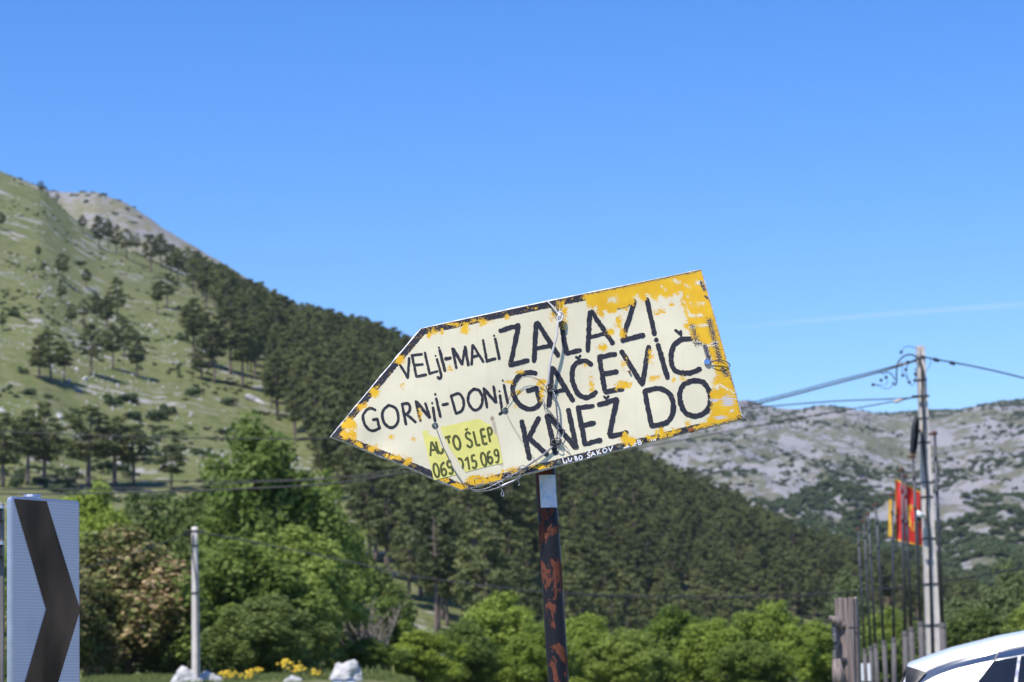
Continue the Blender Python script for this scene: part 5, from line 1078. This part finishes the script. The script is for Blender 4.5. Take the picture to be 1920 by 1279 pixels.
def blue_plate():
    Y = 60.0; p = at(648.0, 1279.0, Y); zg = float(ground_xy(p[0], p[1])); r = empty('blue_panel', (p[0], p[1], zg), 'dark blue edged twin panel in front of the jagged white rock, cut by bottom edge', 'panel'); mbl = simple('blue_edge', (0.05, 0.10, 0.20), 0.4)
    for x0, x1 in ((623, 644), (647, 668)):
        a, b = at(float(x0), 1274.0, Y), at(float(x1), 1300.0, Y); mb = MB(); mb.box(((a[0] + b[0]) / 2, Y, (a[2] + b[2]) / 2), (b[0] - a[0], .03, a[2] - b[2]), bev=.01); mb.build('panel', mbl, r)
        mb = MB(); c = ((a[0] + b[0]) / 2, Y - .017, (a[2] + b[2]) / 2 - .02); mb.box(c, (b[0] - a[0] - .05, .008, a[2] - b[2] - .08)); mb.build('face', M['white_plastic'], r)
        mb = MB(); mb.tube([(c[0], Y + .03, zg - .2), (c[0], Y + .03, c[2])], .03, 8); mb.build('leg', M['grey_steel'], r)
blue_plate()

# ------------------------------------------------------------------ white car (only its rear roof corner is in the frame)
def car():
    K = 1.1; th = R(-9)
    tip = at(1702.0, 1245.0, 15.0); fwd = np.array([math.cos(th), math.sin(th), 0]); right = np.array([math.sin(th), -math.cos(th), 0]); WT = 0.70
    org = tip - right * WT * K; z0 = tip[2] - 1.425 * K; org = np.array([org[0], org[1], z0])
    def wpt(x, y, z): return org + fwd * x * K + right * y * K + np.array([0, 0, z * K])    # y positive to the car's right (towards the camera)
    c = wpt(1.9, 0, 0); r = empty('white_car', c, 'white car, rear roof corner and tinted side window showing at lower right', 'car')
    xs = np.array([-.30, -.24, -.12, 0.0, .12, .25, .5, .75, 1.1, 1.6, 2.2, 2.6, 3.0, 3.3, 3.8, 4.15, 4.3]); zr_ = np.array([.62, .92, 1.12, 1.425, 1.465, 1.505, 1.56, 1.60, 1.635, 1.65, 1.62, 1.50, 1.20, 1.04, .97, .82, .62])
    zr = lambda x: np.interp(x, xs, zr_)
    def wt(x): return np.interp(x, [-.3, 0, .5, 1.5, 2.2, 3.0, 3.3, 4.3], [.66, .665, .70, .715, .70, .74, .84, .70])
    wb = lambda x: np.interp(x, [-.3, -.1, .5, 3.3, 4.0, 4.3], [.80, .88, .92, .92, .87, .70])
    def sect(x):
        z = float(zr(x)); hi = z - 0.085; b = wb(x); t = wt(x); belt = min(1.02, z - 0.10)
        return [(b - .05, .22), (b, .38), (b + .01, .62), (b - .01, belt - .06), (b - .035, belt), (t + .004, max(hi, belt + .01)), (t - .03, hi + .05), (t - .10, z - .012), (t * .5, z + .008), (0, z + .014)]
    X = np.unique(np.concatenate([xs, np.linspace(-.28, 4.28, 60)])); v = []; n = 19
    for x in X:
        sc = sect(x); full = sc + [(-y, z) for y, z in sc[-2::-1]]; v += [wpt(x, y, z) for y, z in full]
    f = [(i * n + k, i * n + k + 1, (i + 1) * n + k + 1, (i + 1) * n + k) for i in range(len(X) - 1) for k in range(n - 1)] + [tuple(range(n - 1, -1, -1)), tuple((len(X) - 1) * n + k for k in range(n))]
    mp = NT('white_car_paint'); nz = mp.noise(mp.objc(), 30, 3); mp.p(col=(0.80, 0.80, 0.82), rough=mp.ramp(nz, 0.2, 0.8, 0.22, 0.28), coat=0.6, coatr=0.05)
    obj('body', v, f, mp.mat, r, True)
    gl = NT('tinted_glass'); gl.p(col=(0.012, 0.014, 0.018), rough=0.04, spec=0.6); tr = NT('gloss_trim_sky_tint'); tr.p(col=(0.03, 0.05, 0.10), rough=0.08, spec=1.0, coat=1.0, coatr=0.03); chrome = simple('chrome_trim', (0.55, 0.55, 0.56), 0.25, 0.9, 0.1, 20)  # blue base colour of the trim imitates sky mirrored in dark gloss
    def sidey(x, z):
        b = wb(x) - .035; t = wt(x) + .004; zt = float(zr(x)) - .085; u = (z - 1.02) / max(zt - 1.02, .01); return b + (t - b) * min(max(u, 0), 1.0) - max(0, z - zt) * 0.6
    def strip(name, top, bot, mat, off, sgn, smooth=True):
        vv = []; m_ = len(top)
        for (xa, za), (xb, zb) in zip(top, bot):
            for q in np.linspace(0, 1, 6):
                x, z = xa + (xb - xa) * q, za + (zb - za) * q; vv.append(wpt(x, sgn * (sidey(x, z) + off), z))
        ff = [(i * 6 + k, (i + 1) * 6 + k, (i + 1) * 6 + k + 1, i * 6 + k + 1) for i in range(m_ - 1) for k in range(5)]; return obj(name, vv, ff, mat, r, smooth)
    for sgn in (1, -1):
        tx = np.array([.04, .075, .11, .16, .235, .36, .5, .68, .9, 1.2, 1.6, 2.0, 2.3, 2.55]); tz = np.array([1.345, 1.365, 1.385, 1.405, 1.428, 1.455, 1.480, 1.508, 1.535, 1.558, 1.57, 1.55, 1.51, 1.43])
        strip('roof_trim', list(zip(tx, tz)), list(zip(tx + .012, tz - .034)), tr.mat, 0.006, sgn)
        strip('trim_seam', list(zip(tx, tz + .006)), list(zip(tx, tz)), M['black'], 0.005, sgn)
        def win(x0, x1, name):
            q = np.linspace(0, 1, 10); xt = x0[0] + (x1[0] - x0[0]) * q; zt = np.interp(xt, tx, tz) - .045; xb = x0[1] + (x1[1] - x0[1]) * q
            return strip(name, list(zip(xt, zt)), list(zip(xb, np.full(10, 1.04))), gl.mat, 0.008, sgn)
        win((.455, .13), (.585, .50), 'quarter_window'); win((.60, .52), (1.40, 1.40), 'rear_door_window'); win((1.45, 1.45), (2.40, 2.86), 'front_door_window')
        strip('window_divider', [(.585, 1.450), (.60, 1.452)], [(.50, 1.04), (.52, 1.04)], chrome, 0.011, sgn)
        strip('pillar_seam', [(.485, 1.482), (.492, 1.483)], [(.452, 1.425), (.459, 1.426)], M['grey_steel'], 0.010, sgn)
        strip('spoiler_side', [(-.012, 1.415), (.04, 1.400), (.095, 1.378)], [(-.03, 1.20), (-.02, 1.22), (.03, 1.31)], M['black'], 0.022, sgn)
    vv = []
    for x, z in ((-.002, 1.395), (-.062, 1.26), (-.125, 1.10)):
        for y in np.linspace(-.60, .60, 9): vv.append(wpt(x - .012, y, z + .006))
    obj('rear_window', vv, [(j * 9 + i, j * 9 + i + 1, (j + 1) * 9 + i + 1, (j + 1) * 9 + i) for j in range(2) for i in range(8)], gl.mat, r)
    vv = []
    for x, z in ((2.30, 1.60), (2.62, 1.47), (2.95, 1.23)):
        for y in np.linspace(-.60, .60, 7): vv.append(wpt(x + .012, y, z + .030))
    obj('windscreen', vv, [(j * 7 + i, (j + 1) * 7 + i, (j + 1) * 7 + i + 1, j * 7 + i + 1) for j in range(2) for i in range(6)], gl.mat, r)
    for x, y in ((.52, .80), (.52, -.80), (3.35, .80), (3.35, -.80)):
        a, b = wpt(x, y - .11, .335), wpt(x, y + .13, .335); mb = MB(); mb.tube([a, a + (b - a) * .15, a + (b - a) * .85, b], [.29 * K, .335 * K, .335 * K, .29 * K], 26); w_ = mb.build('wheel', M['black'], r); s_ = 1 if y > 0 else -1
        e = wpt(x, y + (.135 if y > 0 else -.115), .335); e2 = wpt(x, y + (.10 if y > 0 else -.08), .335); mb = MB(); mb.tube([e2, e], [.23 * K, .20 * K], 20); mb.build('rim', M['alu'], w_)
    for sgn in (1, -1):
        mb = MB(); mb.box(wpt(-.235, sgn * .70, .86), (.10, .22, .12), Matrix.Rotation(th, 3, 'Z'), bev=.02); mb.build('tail_light', M['rust'], r); mb = MB(); mb.box(wpt(4.16, sgn * .62, .72), (.14, .26, .10), Matrix.Rotation(th, 3, 'Z'), bev=.02); mb.build('headlight', M['white_plastic'], r)
car()

# ------------------------------------------------------------------ contrail high beyond the mountains
def contrail():
    m = NT('contrail'); al = m.attr('alpha'); nz = m.noise(m.scale(m.pos(), (1, 1, 4)), 0.0006, 4, .6); a = m.math('MULTIPLY', al, m.ramp(nz, 0.25, 0.75, 0.35, 1.0)); m.p(col=(0.9, 0.9, 0.9), rough=1.0, spec=0.0, Alpha=a)
    path = [(1330, 624), (1420, 611), (1520, 601), (1620, 593), (1720, 585), (1820, 578), (1920, 571), (2080, 559)]; P = smooth_path([at(float(x), float(y), 60000.0) for x, y in path], 5); N = len(P); vv = []; ff = []; av = []
    for i, p in enumerate(P):
        h = 55 + 45 * i / N; d = 60.0
        for k in range(8):
            t = 2 * math.pi * k / 8; vv.append((p.x, p.y + d * math.cos(t), p.z + h * math.sin(t))); av.append((1 - abs(math.sin(t))) * 0.14 * min(1, i / 10 + .05))
    for i in range(N - 1):
        for k in range(8): ff.append((i * 8 + k, i * 8 + (k + 1) % 8, (i + 1) * 8 + (k + 1) % 8, (i + 1) * 8 + k))
    o = obj('contrail', vv, ff, m.mat, None, True, attrs={'alpha': av}); tag(o, 'faint white contrail streak in the sky right of the sign', 'contrail')
contrail()

# ------------------------------------------------------------------ thin blue air
def haze():
    mb = MB(); mb.box((0, 0, 300 - 9), (26000, 26000, 618)); m = bpy.data.materials.new('haze_air'); m.use_nodes = True; t = m.node_tree
    t.nodes.remove(t.nodes['Principled BSDF']); v = t.nodes.new('ShaderNodeVolumePrincipled'); v.inputs['Color'].default_value = (0.80, 0.88, 1.0, 1); v.inputs['Density'].default_value = 4.0e-5; v.inputs['Anisotropy'].default_value = 0.2
    t.links.new(v.outputs[0], t.nodes['Material Output'].inputs['Volume'])
    tag(mb.build('haze', m), 'thin bluish haze in front of the far mountains', 'haze', kind='stuff')
haze()
